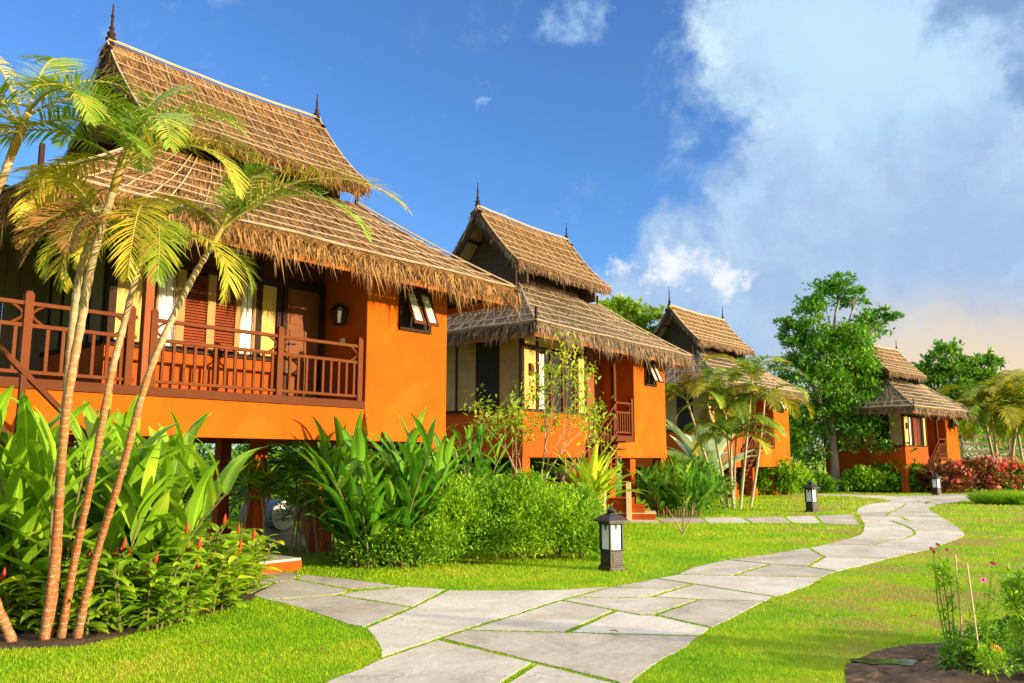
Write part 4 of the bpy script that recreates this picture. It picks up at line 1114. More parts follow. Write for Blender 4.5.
# feathery hedge mass, three shrubs grown together
hb = lambda: [((U(-.1,.1), 0, .55), (.75, .55, .62))]
bush('leafy_bush', 'fine-leaved bright green shrub touching the upright ginger leaves', (-1.05, 13.35, 0), [((0,0,.50),(.72,.55,.55)),((.1,.15,.85),(.5,.45,.42)),((-.45,-.2,.3),(.5,.4,.35))], 15000, .085, 'hedge', 'shrub', 'fine-leaved shrubs before the second house', .34)
bush('leafy_bush', 'tallest fine-leaved shrub, mounded in the middle of the green hedge', (-.05, 13.75, 0), [((0,0,.55),(.75,.6,.60)),((.2,.1,.90),(.5,.45,.40)),((-.25,-.25,.4),(.55,.4,.42))], 17000, .085, 'hedge', 'shrub', 'fine-leaved shrubs before the second house', .34)
bush('leafy_bush', 'low fine-leaved shrub just left of the nearest lantern', (.78, 14.0, 0), [((0,0,.45),(.72,.6,.52)),((.25,.15,.75),(.45,.4,.38)),((.45,-.2,.25),(.4,.35,.3))], 13000, .085, 'hedge', 'shrub', 'fine-leaved shrubs before the second house', .34)

bush('leafy_bush', 'low fine-leaved shrub around the foot of the upright ginger leaves', (-1.75, 12.72, 0), [((0,0,.26),(.62,.35,.3)),((.5,.1,.32),(.4,.35,.34)),((-.5,.1,.2),(.35,.3,.22))], 8000, .075, 'hedge', 'shrub', 'fine-leaved shrubs before the second house', .34)
# red torch ginger shrub with upright flower cones
def cone_shrub(label, loc, spots, nleaf, nfl, rng=((.0, 1.),)):
    root = empty('flowering_shrub', loc, 0, label, 'shrub'); lf = MB(); st = MB()
    tops = []
    for (cx, cy, rx, ry, h0, h1, k) in spots:
        for i in range(k):
            a = U(0, 6.28); r = math.sqrt(random.random()); b = Vector((cx + rx*r*math.cos(a), cy + ry*r*math.sin(a), 0)); H = U(h0, h1)*(1 - .25*r)
            o = Vector((math.cos(a)*r, math.sin(a)*r, 0))*.3 + Vector((U(-.12,.12), U(-.12,.12), 0))
            pts = [b + o*H*t*t + Vector((0,0,H*t)) for t in (0, .33, .66, 1)]
            st.tube(pts, [.011, .010, .008, .006], 5, False); tops.append(pts[-1])
            n = int(U(15, 20))
            for j in range(n):
                t = .02 + .98*(j+.5)/n; f = t*3; q = min(2, int(f)); p = pts[q].lerp(pts[q+1], f-q)
                big_leaf(lf, p, j*2.2 + a, R(U(0, 42)), U(.16, .27), U(.07, .10), R(U(25, 75)), .15, U(-.4,.4))
    st.build('stem', M['stem'], root); lf.build('foliage', M['costus'], root, True)
    random.shuffle(tops); tops = sorted(tops[:int(nfl*1.5)], key=lambda p: p.y)[:nfl]
    for p in tops:
        m = MB(); s = U(.6, .95); m.lathe((0,0,0), [(.008,-.02),(.020,.01),(.024,.04),(.019,.075),(.010,.105),(.003,.125)], 7)
        m.v = [(x*s + p.x + z*.12, y*s + p.y, z*s + p.z + .05) for x, y, z in m.v]; m.build('flower', M['redfl'], root, True)
    return root
cone_shrub('leafy shrub dotted with red flower cones below the left palms', (-3.75, 9.0, 0), [(-.6,-.95,.60,.3,.45,.80,34),(.05,-.6,.5,.45,.5,.95,46),(.38,.3,.35,.5,.5,1.0,38),(.30,1.2,.4,.5,.45,.9,34),(-.2,.2,.5,.4,.7,1.2,24)], 0, 56)

# ---- fan palms under the verandah
def fan_palm(label, loc, canes, h0, h1, spread, group='fan palms under the nearest house'):
    root = empty('fan_palm', loc, 0, label, 'fan palm', group); st = MB(); lf = MB()
    for i in range(canes):
        b = Vector((U(-spread,spread), U(-spread,spread), 0)); H = U(h0, h1); tp = b + Vector((U(-.2,.2), U(-.2,.2), H)); mid = b.lerp(tp, .5) + Vector((U(-.05,.05), U(-.05,.05), 0))
        st.tube([b, mid, tp], [.018, .018, .014], 6, False)
        for j in range(9):
            az = U(0, 6.28); el = R(U(-5, 65)); l = U(.22, .4); p0 = tp - Vector((0,0,U(0,.35)*H*.5))
            d = Vector((math.sin(az)*math.cos(el), math.cos(az)*math.cos(el), math.sin(el))); p1 = p0 + d*l
            st.tube([p0, p1], .005, 4, False)
            h = Vector((math.sin(az), math.cos(az), 0)); sd2 = Vector((h.y, -h.x, 0)); nr = 9; nrm = (d.cross(sd2)).normalized()
            for k in range(nr):
                a = R(-105 + 210*k/(nr-1)); t = (d*math.cos(a) + sd2*math.sin(a)).normalized(); L = U(.26, .36)*(1 - .2*abs(a)/2)
                w = t.cross(nrm).normalized()*.017; q = p1; n0 = len(lf.v)
                for m_ in range(4):
                    x = m_/3; ww = w*(.5 if m_ == 0 else 1.1 if m_ < 3 else .25); lf.v += [tuple(q - ww), tuple(q + ww)]
                    q = q + (t + Vector((0,0,-.5*x))).normalized()*(L/3)
                for m_ in range(3): a_ = n0 + 2*m_; lf.face((a_, a_+1, a_+3, a_+2))
    st.build('stem', M['twig'], root); lf.build('foliage', M['rhapis'], root)
    return root
fan_palm('fan palm with pale thin canes standing left of the grey tank', (-4.32, 13.9, 0), 6, .95, 1.6, .20)
fan_palm('dense dark fan palm hanging over the right end of the grey tank', (-3.5, 14.3, 0), 9, .6, 1.55, .33)
fan_palm('fan palm partly hidden behind the tall ginger leaves', (-2.9, 14.9, 0), 7, .6, 1.75, .40)

def rosette(name, label, loc, n, L, W, mat, el0, el1, bend, cat, z=0., group=None, parent=None, fold=.25):
    root = parent or empty(name, loc, 0, label, cat, group); m = MB()
    for i in range(n):
        az = i*2.4 + U(-.3,.3); el = R(U(el0, el1)); big_leaf(m, (0, 0, z), az, el, L*U(.7, 1.15), W*U(.8, 1.15), R(U(*bend)), fold, 0, .01)
    m.build('foliage', M[mat], root, True); return root
r = rosette('spiky_plant', 'small spiky rosette on a thin stem beside the path lawn', (-3.12, 14.2, 0), 18, .42, .045, 'rhapis', 10, 80, (30, 80), 'plant', .42)
m = MB(); m.tube([(0,0,0),(.02,0,.2),(0,0,.44)], .02, 6); m.tube([(0.02,0,.1),(.09,.03,.25),(.1,.03,.36)], .012, 6); m.build('stem', M['stem'], r)

# yellow green fern in a pot
r = rosette('potted_fern', 'yellow-green fern with long upright straps in a brown pot behind the nearest lantern', (1.62, 17.4, 0), 60, 1.5, .19, 'fern', 35, 88, (15, 85), 'fern', .50)
m = MB(); m.lathe((0,0,0), [(.20,0),(.30,.05),(.42,.34),(.47,.50),(.50,.52),(.50,.56),(.44,.56),(.40,.50)], 16); m.build('pot', M['terra'], r, True)
for (x, y, h, lab) in ((1.50, 16.3, .92, 'taller pale stake standing in front of the potted fern'), (1.82, 16.5, .98, 'pale stake nearest the lantern roof, beside the potted fern')):
    m = MB(); m.bar((x, y, 0), (x+.02, y, h), .045, .045); tag(m.build('garden_stake', M['stake'], None, bevel=.006), lab, 'stake', 'stakes by the potted fern')

# ---- slim tree of yellow-green leaves before the second house
def limb(mb, p, d, L, r, depth, tips, spread=.55, up=.25, seg=4, kids=(2, 3), minr=.004):
    pts = [Vector(p)]; d = Vector(d).normalized(); rad = [r]
    for i in range(seg):
        d = (d + Vector((U(-.16,.16), U(-.16,.16), U(-.08,.14)))).normalized(); pts.append(pts[-1] + d*(L/seg)); rad.append(max(minr, r*(1 - .45*(i+1)/seg)))
    mb.tube(pts, rad, 7 if r > .03 else 5, False)
    if depth == 0: tips.append((pts[-1], d)); tips.append((pts[-2], d)); return
    for k in range(random.randint(*kids)):
        a = U(0, 6.28); q = Vector((math.cos(a), math.sin(a), U(-.2,.5)))*spread*U(.7, 1.3)
        j = seg if k == 0 else random.randint(2, seg)
        limb(mb, pts[j], d + q + Vector((0,0,up)), L*U(.62, .85), rad[j]*.78, depth-1, tips, spread, up, seg, kids, minr)

def small_tree(name, label, loc, limbs, depth, tipn, leaf, mat, cat, bark='twig', spread=.5, clus=.18, wfac=.4, kids=(2, 3), group=None, drop=0.):
    root = empty(name, loc, 0, label, cat, group); m = MB(); tips = []
    for (p, d, L, r) in limbs: limb(m, p, d, L, r, depth, tips, spread, .25, 4, kids)
    m.build('trunk', M[bark], root, True)
    if tipn:
        T = np.array([t[0] for t in tips]); keep = RNG.random(len(T)) > drop; T = T[keep]
        P = np.repeat(T, tipn, 0) + RNG.normal(size=(len(T)*tipn, 3))*clus; n = len(P)
        D = RNG.normal(size=(n, 3)) + np.array([0, 0, .1]); Nn = RNG.normal(size=(n, 3))*.5 + np.array([0, 0, 1.])
        L = leaf*RNG.uniform(.6, 1.3, n); V, F = leaf_arrays(P, D, Nn, L, L*wfac, .12, .2); mesh_np('crown', V, F, M[mat], root)
    return root
small_tree('small_tree', 'slim twiggy tree with sparse yellow-green leaves before the second house', (.55, 17.3, 0), [((0,0,0),(.25,0,1),1.3,.05),((.02,0,.1),(-.35,.1,1),1.2,.035),((.05,0,.2),(.55,-.1,1),1.3,.035)], 3, 22, .13, 'frang', 'tree', 'twig', .5, .15, .36, (2, 3), drop=.12)
small_tree('sapling', 'leafless little sapling on the lawn right of the nearest lantern', (3.68, 18.1, 0), [((0,0,0),(.5,0,1),.42,.022),((0,0,.03),(-.55,.1,1),.40,.018),((0,0,.1),(.1,.3,1),.45,.014)], 1, 0, .1, 'frang', 'sapling', 'twig', .35, kids=(2, 2))

# ---- ferny shrubs around the second house
ginger_clump('leafy_plant', 'tall leafy plant in the gap between the first and second houses', (-.75, 16.4, 0), .35, .35, 9, 1.6, 2.6, .6, .15, 'ginger2', .25, 'plant')
ginger_clump('leafy_plant', 'broad leafy green clump right of the second house beside its steps', (4.75, 23.9, 0), .75, .6, 44, .75, 1.55, .62, .13, 'ginger2', .55, 'plant')
bush('leafy_bush', 'rounded dark shrub behind the broad leafy clump by the second house', (5.4, 25.4, 0), [((0,0,.7),(1.0,.7,.8)),((-.7,.2,.6),(.6,.6,.6))], 6000, .16, 'bush', 'shrub')
bush('leafy_bush', 'low green shrub in front of the second house undercroft', (.9, 18.6, 0), [((0,0,.4),(.7,.5,.45)),((.6,-.3,.35),(.5,.4,.4))], 6000, .11, 'hedge', 'shrub')
bush('leafy_bush', 'shrub under the second house corner behind the fine-leaved hedge', (-.9, 17.6, 0), [((0,0,.5),(.8,.5,.6))], 5000, .12, 'bush', 'shrub')
rosette('pale_plant', 'pale whitish broad-leaved plant behind the thin palm stems', (7.5, 32.0, 0), 26, 2.9, .8, 'pale', 40, 85, (15, 60), 'plant', .6)

# ---- clump of thin palms before the third house
r = empty('palm_clump', (7.5, 28.1, 0), 0, 'clump of six thin-stemmed palms on the lawn before the third house', 'palm clump')
CL = [((.55,.1,0),(.95,0,2.0),(1.15,0,3.6)),((.15,-.1,0),(.45,-.1,2.2),(.75,0,4.3)),((-.05,0,0),(-.10,.1,1.8),(-.15,.2,3.1)),((-.2,.15,0),(-.45,.1,2.0),(-.85,0,3.7)),((-.35,-.1,0),(-.95,0,1.6),(-1.5,0,3.6)),((.02,.25,0),(.12,.3,1.5),(.25,.35,2.6)),((-.1,-.2,0),(-.18,-.2,1.3),(-.1,-.25,2.2))]
for i, pts in enumerate(CL):
    m = MB(); P = [Vector(q) for q in pts]; f = [P[0].lerp(P[1], t).lerp(P[1].lerp(P[2], t), t) for t in [j/8 for j in range(9)]]
    m.tube(f, [.055 - .0025*j for j in range(9)], 7, False); m.build('cane', M['cane'], r, True)
    for j in range(8):
        m = MB(); frond_mesh(m, f[-1], R(j*46 + i*25 + U(-15,15)), R(U(30, 80)), U(1.6, 2.2), R(U(85, 130)), 30, .58, .05, .3, .12, U(-.2,.2), .02)
        m.build('frond', [M['palm' if random.random() < .6 else 'palmy' if random.random() < .8 else 'palmdead'], M['rachis']], r)

# ---- trees
def crown_tree(name, label, loc, trunk, blobs, n, leaf, mat, cat='tree', bark='bark', group=None, r0=.25, shell=.45, wfac=.5, clump=26):
    root = empty(name, loc, 0, label, cat, group); m = MB(); T = [Vector(p) for p in trunk]
    m.tube(T, [r0*(1.25 if i == 0 else 1 - .55*i/(len(T)-1)) for i in range(len(T))], 10, False)
    for c, r in blobs:
        c = Vector(c); h = random.random()*.5 + .35; j = int(h*(len(T)-1)); b = T[j].lerp(T[j+1], .5) if j < len(T)-1 else T[-1]
        mid = b.lerp(c, .5) + Vector((U(-.3,.3), U(-.3,.3), U(-.2,.2))); m.tube([b, mid, c], [r0*.38, r0*.25, r0*.08], 6, False)
        for k in range(5):
            e = c + Vector((U(-1,1)*r[0], U(-1,1)*r[1], U(-.6,1)*r[2]))*.8; m.tube([c.lerp(mid, .3), c.lerp(e, .5), e], [r0*.12, r0*.07, r0*.02], 4, False)
    m.build('trunk', M[bark], root, True)
    V, F = blob_leaves(blobs, n, leaf, .25, .15, shell, wfac, clump); mesh_np('crown', V, F, M[mat], root)
    return root
def tb(L, Y0, cx, base):                                   # crown lobes given as metres: (x, z, rx, rz)
    return [((x, U(-.5, .5), z), (rx, rx*.9, rz)) for x, z, rx, rz in L]
crown_tree('leafy_tree', 'tall dark green round-leaved tree standing between the third and farthest houses', (16.35, 42.1, 0), [(0,0,0),(.05,0,1.2),(.0,0,2.6),(.1,.1,4.5),(.2,0,6.8),(.3,0,8.5)],
    tb([(.2,9.9,1.15,1.0),(1.0,10.6,.7,.65),(-.5,9.0,1.0,.9),(1.7,10.0,.6,.6),(2.3,8.5,1.1,.75),(3.0,8.8,.7,.5),(1.3,7.7,1.2,.9),(-1.6,8.0,.9,.75),(-2.3,8.5,.5,.4),(-1.2,7.0,1.2,.9),(.3,6.8,1.7,1.2),(1.4,6.3,1.2,1.),(-.8,5.4,1.5,1.0),(.9,5.0,1.7,1.2),(-1.6,4.2,1.1,.9),(1.7,4.6,1.0,.9),(.2,3.7,1.6,1.0),(1.6,2.6,1.6,1.2),(2.6,1.9,1.1,1.),(-1.5,2.1,.9,.9),(-.7,8.1,.9,.8),(2.5,3.2,1.0,.9),(-1.2,2.9,1.0,.8),(-1.9,6.0,.9,.8)], 42, 0, 0), 26000, .24, 'tree', r0=.24, clump=38)
crown_tree('leafy_tree', 'light green tree rising behind the second house roof', (5.4, 37.5, 0), [(0,0,0),(.1,0,3),(.2,0,6),(.1,0,8)],
    tb([(-.5,8.2,1.0,.8),(.4,7.6,1.2,.9),(-1.1,7.2,.9,.9),(1.2,6.6,1.1,.9),(1.9,5.8,.9,.9),(0,6.2,1.6,1.2),(-1.2,5.4,1.2,1.)], 37, 0, 0), 9000, .30, 'treel', r0=.2)
far = [((34.5, 64.0), 'airy dark green tree rising right of the farthest house roof', 'tree', [(0,9.6,1.3,1.0),(1.2,8.5,1.3,1.),(-1.6,8.2,1.2,.9),(-.4,7.6,1.5,1.1),(3.4,9.2,.9,.8),(2.7,7.6,1.7,1.1),(-2.6,6.6,1.3,1.),(.5,6.0,2.0,1.3),(3.8,6.2,1.8,1.4),(-1.5,5.0,1.8,1.4),(2.0,4.3,2.2,1.6),(4.8,4.6,1.6,1.4)], 13000, .42),
       ((44.5, 68.0), 'rounded tree behind the golden palms near the right edge', 'tree', [(0,7.5,2.2,1.6),(-2,6.0,2.0,1.5),(2.0,6.4,2.0,1.6),(0,4.8,3.0,2.0),(-2.6,3.6,2.2,1.8),(2.6,3.6,2.2,1.8)], 9000, .45),
       ((16.5, 58.0), 'distant tree filling the gap behind the third house', 'tree', [(0,4.2,2.4,1.5),(-2,3.4,1.8,1.4),(2,3.5,1.8,1.5),(0,2.2,2.8,1.6)], 7000, .42)]
for (x, y), lab, mt, L, n, sz in far: crown_tree('leafy_tree', lab, (x, y, 0), [(0,0,0),(.1,0,2),(0,.1,4),(.1,0,6)], tb(L, 0, 0, 0), n, sz, mt if mt != 'tree' else 'bush', r0=.22)
# shrub belt behind and between the houses
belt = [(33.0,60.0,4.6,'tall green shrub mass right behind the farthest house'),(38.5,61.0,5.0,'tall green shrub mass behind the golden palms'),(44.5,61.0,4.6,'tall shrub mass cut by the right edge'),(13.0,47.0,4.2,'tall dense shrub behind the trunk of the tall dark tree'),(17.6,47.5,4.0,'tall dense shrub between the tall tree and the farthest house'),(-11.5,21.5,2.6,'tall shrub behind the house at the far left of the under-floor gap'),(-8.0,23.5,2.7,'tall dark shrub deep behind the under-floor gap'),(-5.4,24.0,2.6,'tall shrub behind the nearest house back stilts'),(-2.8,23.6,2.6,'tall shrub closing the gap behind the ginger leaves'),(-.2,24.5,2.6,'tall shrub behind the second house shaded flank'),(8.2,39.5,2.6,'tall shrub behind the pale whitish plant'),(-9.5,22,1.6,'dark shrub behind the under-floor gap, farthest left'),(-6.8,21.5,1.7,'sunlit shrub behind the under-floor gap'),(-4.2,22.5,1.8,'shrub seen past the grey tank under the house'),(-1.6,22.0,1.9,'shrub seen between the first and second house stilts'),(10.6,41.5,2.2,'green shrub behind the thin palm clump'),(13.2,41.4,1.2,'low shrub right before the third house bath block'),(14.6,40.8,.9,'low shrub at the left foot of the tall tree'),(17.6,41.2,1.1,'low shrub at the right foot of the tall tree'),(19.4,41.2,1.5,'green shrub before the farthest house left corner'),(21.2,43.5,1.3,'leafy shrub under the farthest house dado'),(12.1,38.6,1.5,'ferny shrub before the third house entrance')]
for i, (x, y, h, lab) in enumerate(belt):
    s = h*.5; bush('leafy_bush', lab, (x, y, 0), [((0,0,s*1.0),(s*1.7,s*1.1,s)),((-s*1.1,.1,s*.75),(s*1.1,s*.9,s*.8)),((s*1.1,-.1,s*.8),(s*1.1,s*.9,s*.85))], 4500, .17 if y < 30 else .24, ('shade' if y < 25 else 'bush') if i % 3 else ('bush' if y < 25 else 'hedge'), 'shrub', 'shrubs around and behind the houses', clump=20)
# red flowering shrubs
for (x, y, h, w, lab, fl) in ((21.0, 40.3, 1.15, 1.0, 'dark red-leaved shrub left of the coral blossoms before the farthest house', 0), (22.6, 41.0, 1.4, 1.2, 'tall red-leaved shrub in the middle before the farthest house', 0), (24.3, 41.4, 1.35, 1.2, 'coral-flowered shrub at the right end of the red shrubs', 1), (26.0, 42.0, 1.1, 1.0, 'pinkish flowering shrub near the right edge by the last lantern', 1)):
    bl = [((0,0,h*.5),(w,.8,h*.5)),((.5,.1,h*.72),(w*.6,.6,h*.35)),((-.6,0,h*.55),(w*.5,.6,h*.4))]
    o = bush('flowering_shrub', lab, (x, y, 0), bl, 5200, .22, 'redleaf' if not fl else 'bush', 'shrub', 'red flowering shrubs at the end of the path', clump=20)
    V, F = blob_leaves(bl, 200 if not fl else 1500, .23, .6, 0, .95, .8, 9); V[:, 2] = np.abs(V[:, 2]); mesh_np('blossom', V, F, M['pinkfl'], o)
# golden palms at the right edge
for (x, y, H, n, lab) in ((27.2, 46.2, 4.8, 11, 'golden-green palm behind the red shrubs near the right edge'), (29.6, 47.6, 5.4, 11, 'taller golden-green palm cut by the right edge')):
    o = empty('palm_tree', (x, y, 0), 0, lab, 'palm tree', 'golden palms at the right edge')
    for k in range(4):
        tx, ty = U(-1.3,1.3), U(-.8,.8); hh = H*U(.6, 1.); m = MB(); m.tube([(tx*.3,ty*.3,0),(tx*.6,ty*.6,hh*.5),(tx,ty,hh)], [.09,.08,.06], 7, False); m.build('trunk', M['cane'], o, True)
        for j in range(n):
            m = MB(); frond_mesh(m, (tx, ty, hh), R(j*360/n + U(-15,15)), R(U(25, 80)), U(2.8, 3.9), R(U(95, 140)), 30, .95, .085, .3, .1, U(-.2,.2), .03); m.build('frond', [M['palmy' if random.random() < .35 else 'palm'], M['rachis']], o)
# grassy tuft at the right edge
o = empty('grass_tuft', (18.6, 30.6, 0), 0, 'soft mound of long grass at the right edge beside the path', 'grass tuft')
n = 5000; a = RNG.uniform(0, 6.28, n); rr = np.sqrt(RNG.random(n)); P = np.stack([1.5*rr*np.cos(a), .8*rr*np.sin(a), np.zeros(n)], 1); D = np.stack([np.cos(a)*rr*.7, np.sin(a)*rr*.7, np.ones(n)], 1) + RNG.normal(0, .25, (n, 3))
V, F = strips(P, D, RNG.uniform(.3, .65, n), np.full(n, .03), np.stack([np.cos(a)*.12, np.sin(a)*.12, -.05*np.ones(n)], 1)); mesh_np('blades', V, F, M['hedge'], o)

# ---- flower bed in the lower right corner
def daisy(root, p, r, mat, n=16, tilt=(0, -.5, .85)):
    m = MB(); nz = Vector(tilt).normalized(); x = nz.cross(Vector((0,1,.3))).normalized(); y = nz.cross(x); p = Vector(p)
    for k in range(n):
        a = 2*math.pi*k/n + U(-.08,.08); d = x*math.cos(a) + y*math.sin(a); t = nz.cross(d); L = r*U(.85, 1.1); w = r*.22
        n0 = len(m.v); m.v += [tuple(p + d*r*.15 - t*w*.4), tuple(p + d*r*.15 + t*w*.4), tuple(p + d*L*.7 + t*w + nz*r*.10), tuple(p + d*L + nz*r*.04), tuple(p + d*L*.7 - t*w + nz*r*.10)]; m.face(range(n0, n0+5))
    f = m.build('flower', M[mat], root)
    m = MB(); m.lathe(p - Vector((0,0,.004)), [(r*.28,-.005),(r*.30,.008),(r*.18,.016),(.001,.02)], 9); m.build('flower_centre', M['darkfl'], f, True)
def flower_plant(label, loc, stems, leaves, group='flowers in the lower right bed'):
    root = empty('flower_plant', loc, 0, label, 'flower plant', group); st = MB(); lf = []
    for (top, mat, r) in stems:
        t = Vector(top); b = Vector((t.x*.25 + U(-.03,.03), t.y*.25, 0)); mid = b.lerp(t, .5) + Vector((U(-.04,.04), U(-.04,.04), 0)); st.tube([b, mid, t], [.006, .005, .003], 5, False)
        if mat: daisy(root, t, r, mat)
    for (c, r, n, sz) in leaves: lf.append(blob_leaves([(c, r)], n, sz, .3, .1, .1, .3, 10))
    st.build('stem', M['hedge'], root)
    if lf:
        V, F = cat_arr(lf); V[:, 2] = np.abs(V[:, 2]); mesh_np('foliage', V, F, M['hedge'], root)
    return root
flower_plant('lacy plant with faded brown flower heads left of the garden stakes', (3.62, 7.0, 0), [((-.13,0,.87),'darkfl',.022),((-.06,.03,.90),'darkfl',.022),((.0,.0,.86),'darkfl',.02),((-.09,.05,.84),'darkfl',.022)], [((-.03,0,.62),(.11,.10,.16),420,.045),((-.03,0,.30),(.05,.05,.25),120,.045)])
flower_plant('plant with one pink daisy leaning on the middle stake', (3.70, 6.72, 0), [((.02,-.05,.66),'magfl',.034),((.16,.05,.78),'darkfl',.028)], [((.02,0,.28),(.10,.08,.22),260,.05)])
flower_plant('feathery tall plant with pink flowers at the right edge of the flower bed', (4.05, 6.75, 0), [((.18,.0,.74),'magfl',.036),((.10,.05,.74),'magfl',.032),((.28,.1,.70),'darkfl',.03)], [((.06,0,.50),(.20,.16,.20),1800,.055),((.05,0,.22),(.16,.14,.2),700,.055)])
flower_plant('low plant with one orange bloom at the bottom edge of the bed', (3.50, 6.25, 0), [((.03,-.02,.24),'orfl',.042)], [((0,0,.14),(.14,.12,.10),420,.05)])
for (x, y, sx, n, lab) in ((4.35, 7.45, .17, 900, 'leafy green tuft on the back rim of the muddy pit'), (3.42, 6.55, .14, 700, 'small leafy weed in the mud beside the puddle'), (3.95, 7.15, .22, 1200, 'leafy low weed behind the staked flowers'), (3.86, 6.35, .2, 900, 'dark leafy weed at the bottom right edge')):
    bush('garden_weed', lab, (x, y, 0), [((0,0,.09),(sx,sx*.8,.10)),((.05,.02,.13),(sx*.6,sx*.5,.08))], n, .05, 'bush', 'weed', 'weeds in the lower right bed')
for (a, b, lab) in (((3.72,7.05,0),(3.71,7.05,.82),'garden stake behind the lacy plant, left of the other two'), ((3.62,6.62,0),(3.57,6.62,.80),'middle garden stake behind the pink daisy'), ((4.95,8.30,0),(4.95,8.30,.42),'short garden stake farther back near the right edge')):
    m = MB(); m.tube([a, b], .0065, 6); tag(m.build('garden_stake', M['stake']), lab, 'stake', 'stakes in the flower bed')

# ---------------------------------------------------------------- lanterns and small things
def lantern(label, loc, s=1., rz=0.):
    root = empty('garden_lantern', loc, rz, label, 'lantern', 'garden lanterns along the path'); root.scale = (s, s, s)
    m = MB(); m.lathe((0,0,0), [(.155,0),(.155,.05),(.142,.065),(.142,.08)], 4, True); m.build('base', M['iron'], root, bevel=.006)
    m = MB(); m.lathe((0,0,0), [(.128,.08),(.128,.30),(.138,.305),(.138,.325)], 4, True); b = m.build('body', M['iron'], root, bevel=.004)
    for k in range(4):
        a = k*math.pi/2; m = MB(); c, s_ = math.cos(a), math.sin(a); q = lambda u, d, z: (c*d - s_*u, s_*d + c*u, z)
        m.prism([q(-.085, .129, .12), q(.085, .129, .12), q(.085, .129, .275), q(-.085, .129, .275)], (c*.008, s_*.008, 0)); m.build('panel', M['iron'], b, bevel=.004)
        m = MB(); m.prism([q(-.098, .108, .325), q(.098, .108, .325), q(.098, .108, .70), q(-.098, .108, .70)], (c*.006, s_*.006, 0)); g = m.build('pane', M['lampglass'], root)
        m = MB(); m.prism([q(-.03, .118, .70), q(.03, .118, .70), q(.018, .118, .655), q(0, .118, .62), q(-.018, .118, .655)], (c*.006, s_*.006, 0)); m.build('ornament', M['iron'], g)
        m = MB(); x, y = (.122 if k in (0, 3) else -.122), (.122 if k in (0, 1) else -.122); m.box(x-.017, x+.017, y-.017, y+.017, .325, .72); m.build('corner_post', M['iron'], root, bevel=.003)
    m = MB(); m.lathe((0,0,0), [(.135,.70),(.150,.72),(.150,.745),(.205,.75),(.205,.775),(.13,.835),(.075,.865),(.07,.88)], 4, True); rf = m.build('roof', M['iron'], root, bevel=.005)
    m = MB(); m.lathe((0,0,0), [(.062,.88),(.062,.915),(.085,.92),(.080,.935),(.04,.955),(.02,.965),(.024,.985),(.01,1.0)], 8); m.build('cap', M['iron'], rf, True)
    return root
lantern('nearest black garden lantern on the lawn beside the fine-leaved hedge', (1.47, 12.41, 0), .93, R(32))
lantern('black garden lantern beside the cross path, in front of the third house', (9.33, 26.0, 0), .98, R(35))
lantern('small far lantern in front of the red flowering shrubs', (19.63, 38.5, 0), 1.05, R(30))
lantern('smallest lantern half cut by the right edge', (28.1, 44.9, 0), 1.05, R(30))

# grey water tank lying under the nearest house
r = empty('water_tank', (-4.72, 16.2, 0), R(-42), 'grey cylinder tank with a white end lying under the nearest house', 'tank')
def ring(x, rad, n=28): return [(x, rad*math.cos(2*math.pi*k/n), .56 + rad*math.sin(2*math.pi*k/n)) for k in range(n)]
m = MB(); prof = [(-.62,.20),(-.60,.26),(-.55,.285),(.50,.285),(.515,.295),(.545,.295),(.548,.27)]
for x, rad in prof: m.v += ring(x, rad)
for i in range(len(prof)-1):
    for k in range(28): k2 = (k+1) % 28; m.face((i*28+k, i*28+k2, (i+1)*28+k2, (i+1)*28+k))
m.face(list(range(28))[::-1]); m.build('shell', M['steel'], r, True)
m = MB(); m.v += ring(.549, .272) + ring(.56, .25) + ring(.575, .12); [m.face((i*28+k, i*28+(k+1) % 28, (i+1)*28+(k+1) % 28, (i+1)*28+k)) for i in range(2) for k in range(28)]; m.face(range(56, 84)); m.build('end_cap', M['white'], r, True)
m = MB(); m.box(-.7, .7, -.38, .38, 0, .17); m.build('plinth', M['concrete'], r, bevel=.015)
for x in (-.35, .3):
    m = MB(); m.prism([(x, -.3, .172), (x, .3, .172), (x, .3, .36), (x, .2, .33), (x, 0, .268), (x, -.2, .33), (x, -.3, .36)], (.1, 0, 0)); m.build('cradle', M['concrete'], r, bevel=.01)

# door step of the nearest house
r = empty('concrete_step', (-3.72, 12.25, 0), R(50), 'low orange-edged concrete step where the path meets the nearest house', 'step')
m = MB(); m.box(-.75, .55, -.35, .55, 0, .135); m.build('riser', M['orange2'], r, bevel=.01)
m = MB(); m.box(-.75, .54, -.34, .55, .136, .172); m.build('tread', M['concrete'], r, bevel=.008)
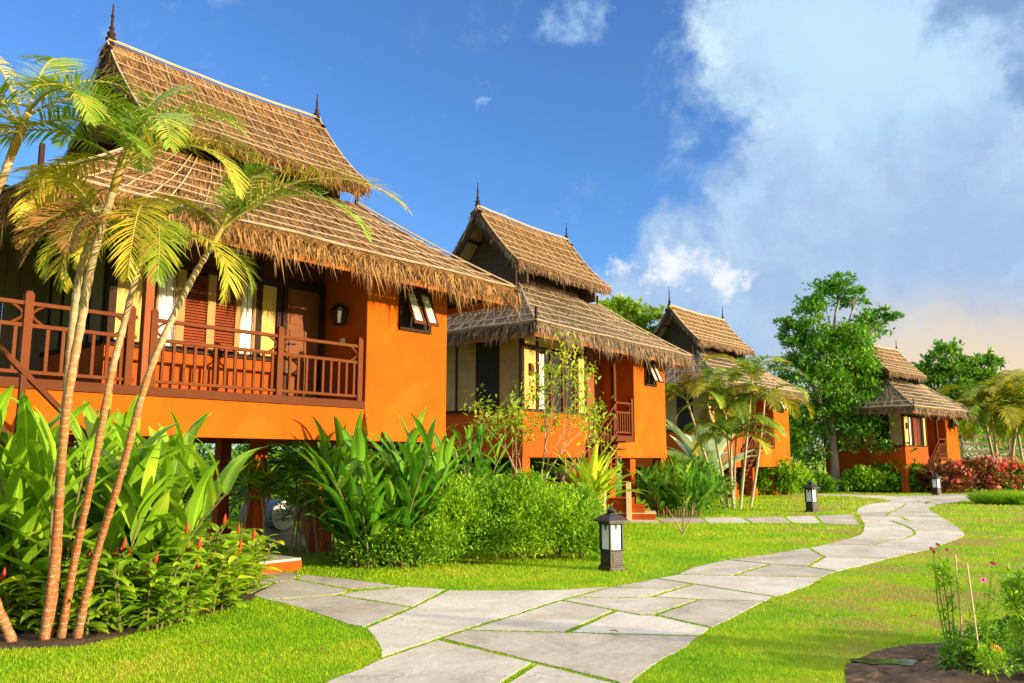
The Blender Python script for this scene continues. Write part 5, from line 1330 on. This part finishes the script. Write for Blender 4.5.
# steps of the second house
r = empty('concrete_steps', (3.25, 22.6, 0), R(-8), 'orange concrete steps with a pale newel post before the second house', 'steps')
for k in range(3):
    m = MB(); m.box(-.9, .62 - k*.28, .0, 1.1, .0 if k == 0 else k*.19 + .001, (k+1)*.19 - .035); st = m.build('step', M['orange2'], r, bevel=.008)
    m = MB(); m.box(-.9, .64 - k*.28, -.02, 1.1, (k+1)*.19 - .034, (k+1)*.19); m.build('tread', M['stake' if k < 1 else 'orange2'], st, bevel=.006)
m = MB(); m.box(-.16, -.02, -.14, .0, 0, 1.0); m.build('newel_post', M['stake'], r, bevel=.01)
r = empty('concrete_step', (12.3, 40.6, 0), R(40), 'pale low step in front of the third house entrance', 'step')
m = MB(); m.box(-1., .9, -.4, .5, 0, .22); m.build('riser', M['orange2'], r, bevel=.01)
m = MB(); m.box(-1.02, .92, -.42, .5, .221, .27); m.build('tread', M['stake'], r, bevel=.01)
# grey slatted fence seen between the palms far right
r = empty('slat_fence', (36.5, 56.0, 0), 0, 'weathered grey slatted fence far behind the golden palms', 'fence')
for k in range(4):
    m = MB(); m.box(-6+k*3.2-.06, -6+k*3.2+.06, -.06, .06, 0, 3.3); m.build('post', M['board'], r)
for z in (1.6, 2.1, 2.6, 3.1):
    m = MB(); m.box(-6, 3.7, -.09, -.062, z, z+.16); m.build('rail', M['board'], r)

# dry leaves lying on the lawn and the path
for (x, y, mt, lab) in ((2.9,9.4,'palmdead','brown dry leaf on the lawn right of the path, nearest the pit'),(4.1,8.6,'darkfl','small maroon leaf fallen on the worn turf before the stakes'),(5.6,11.6,'palmdead','curled tan leaf on the open lawn far right of the path'),(3.9,10.9,'palmdead','tan leaf fallen just right of the path edge'),(-2.6,7.4,'palmdead','dry leaf on the lower left lawn before the palm bed'),(-1.6,7.2,'palmdead','pale dry leaf on the left lawn near the path corner'),(.9,7.9,'palmdead','dry brown leaf lying on a front paving stone'),(2.6,12.6,'palmdead','brown leaf on the lawn just right of the nearest lantern')):
    m = MB(); big_leaf(m, (0,0,.035), U(0,6.28), R(8), U(.09,.14), U(.04,.055), R(25), .3); o = m.build('fallen_leaf', M[mt]); o.location = (x, y, 0); tag(o, lab, 'fallen leaf', 'dry leaves on the ground')
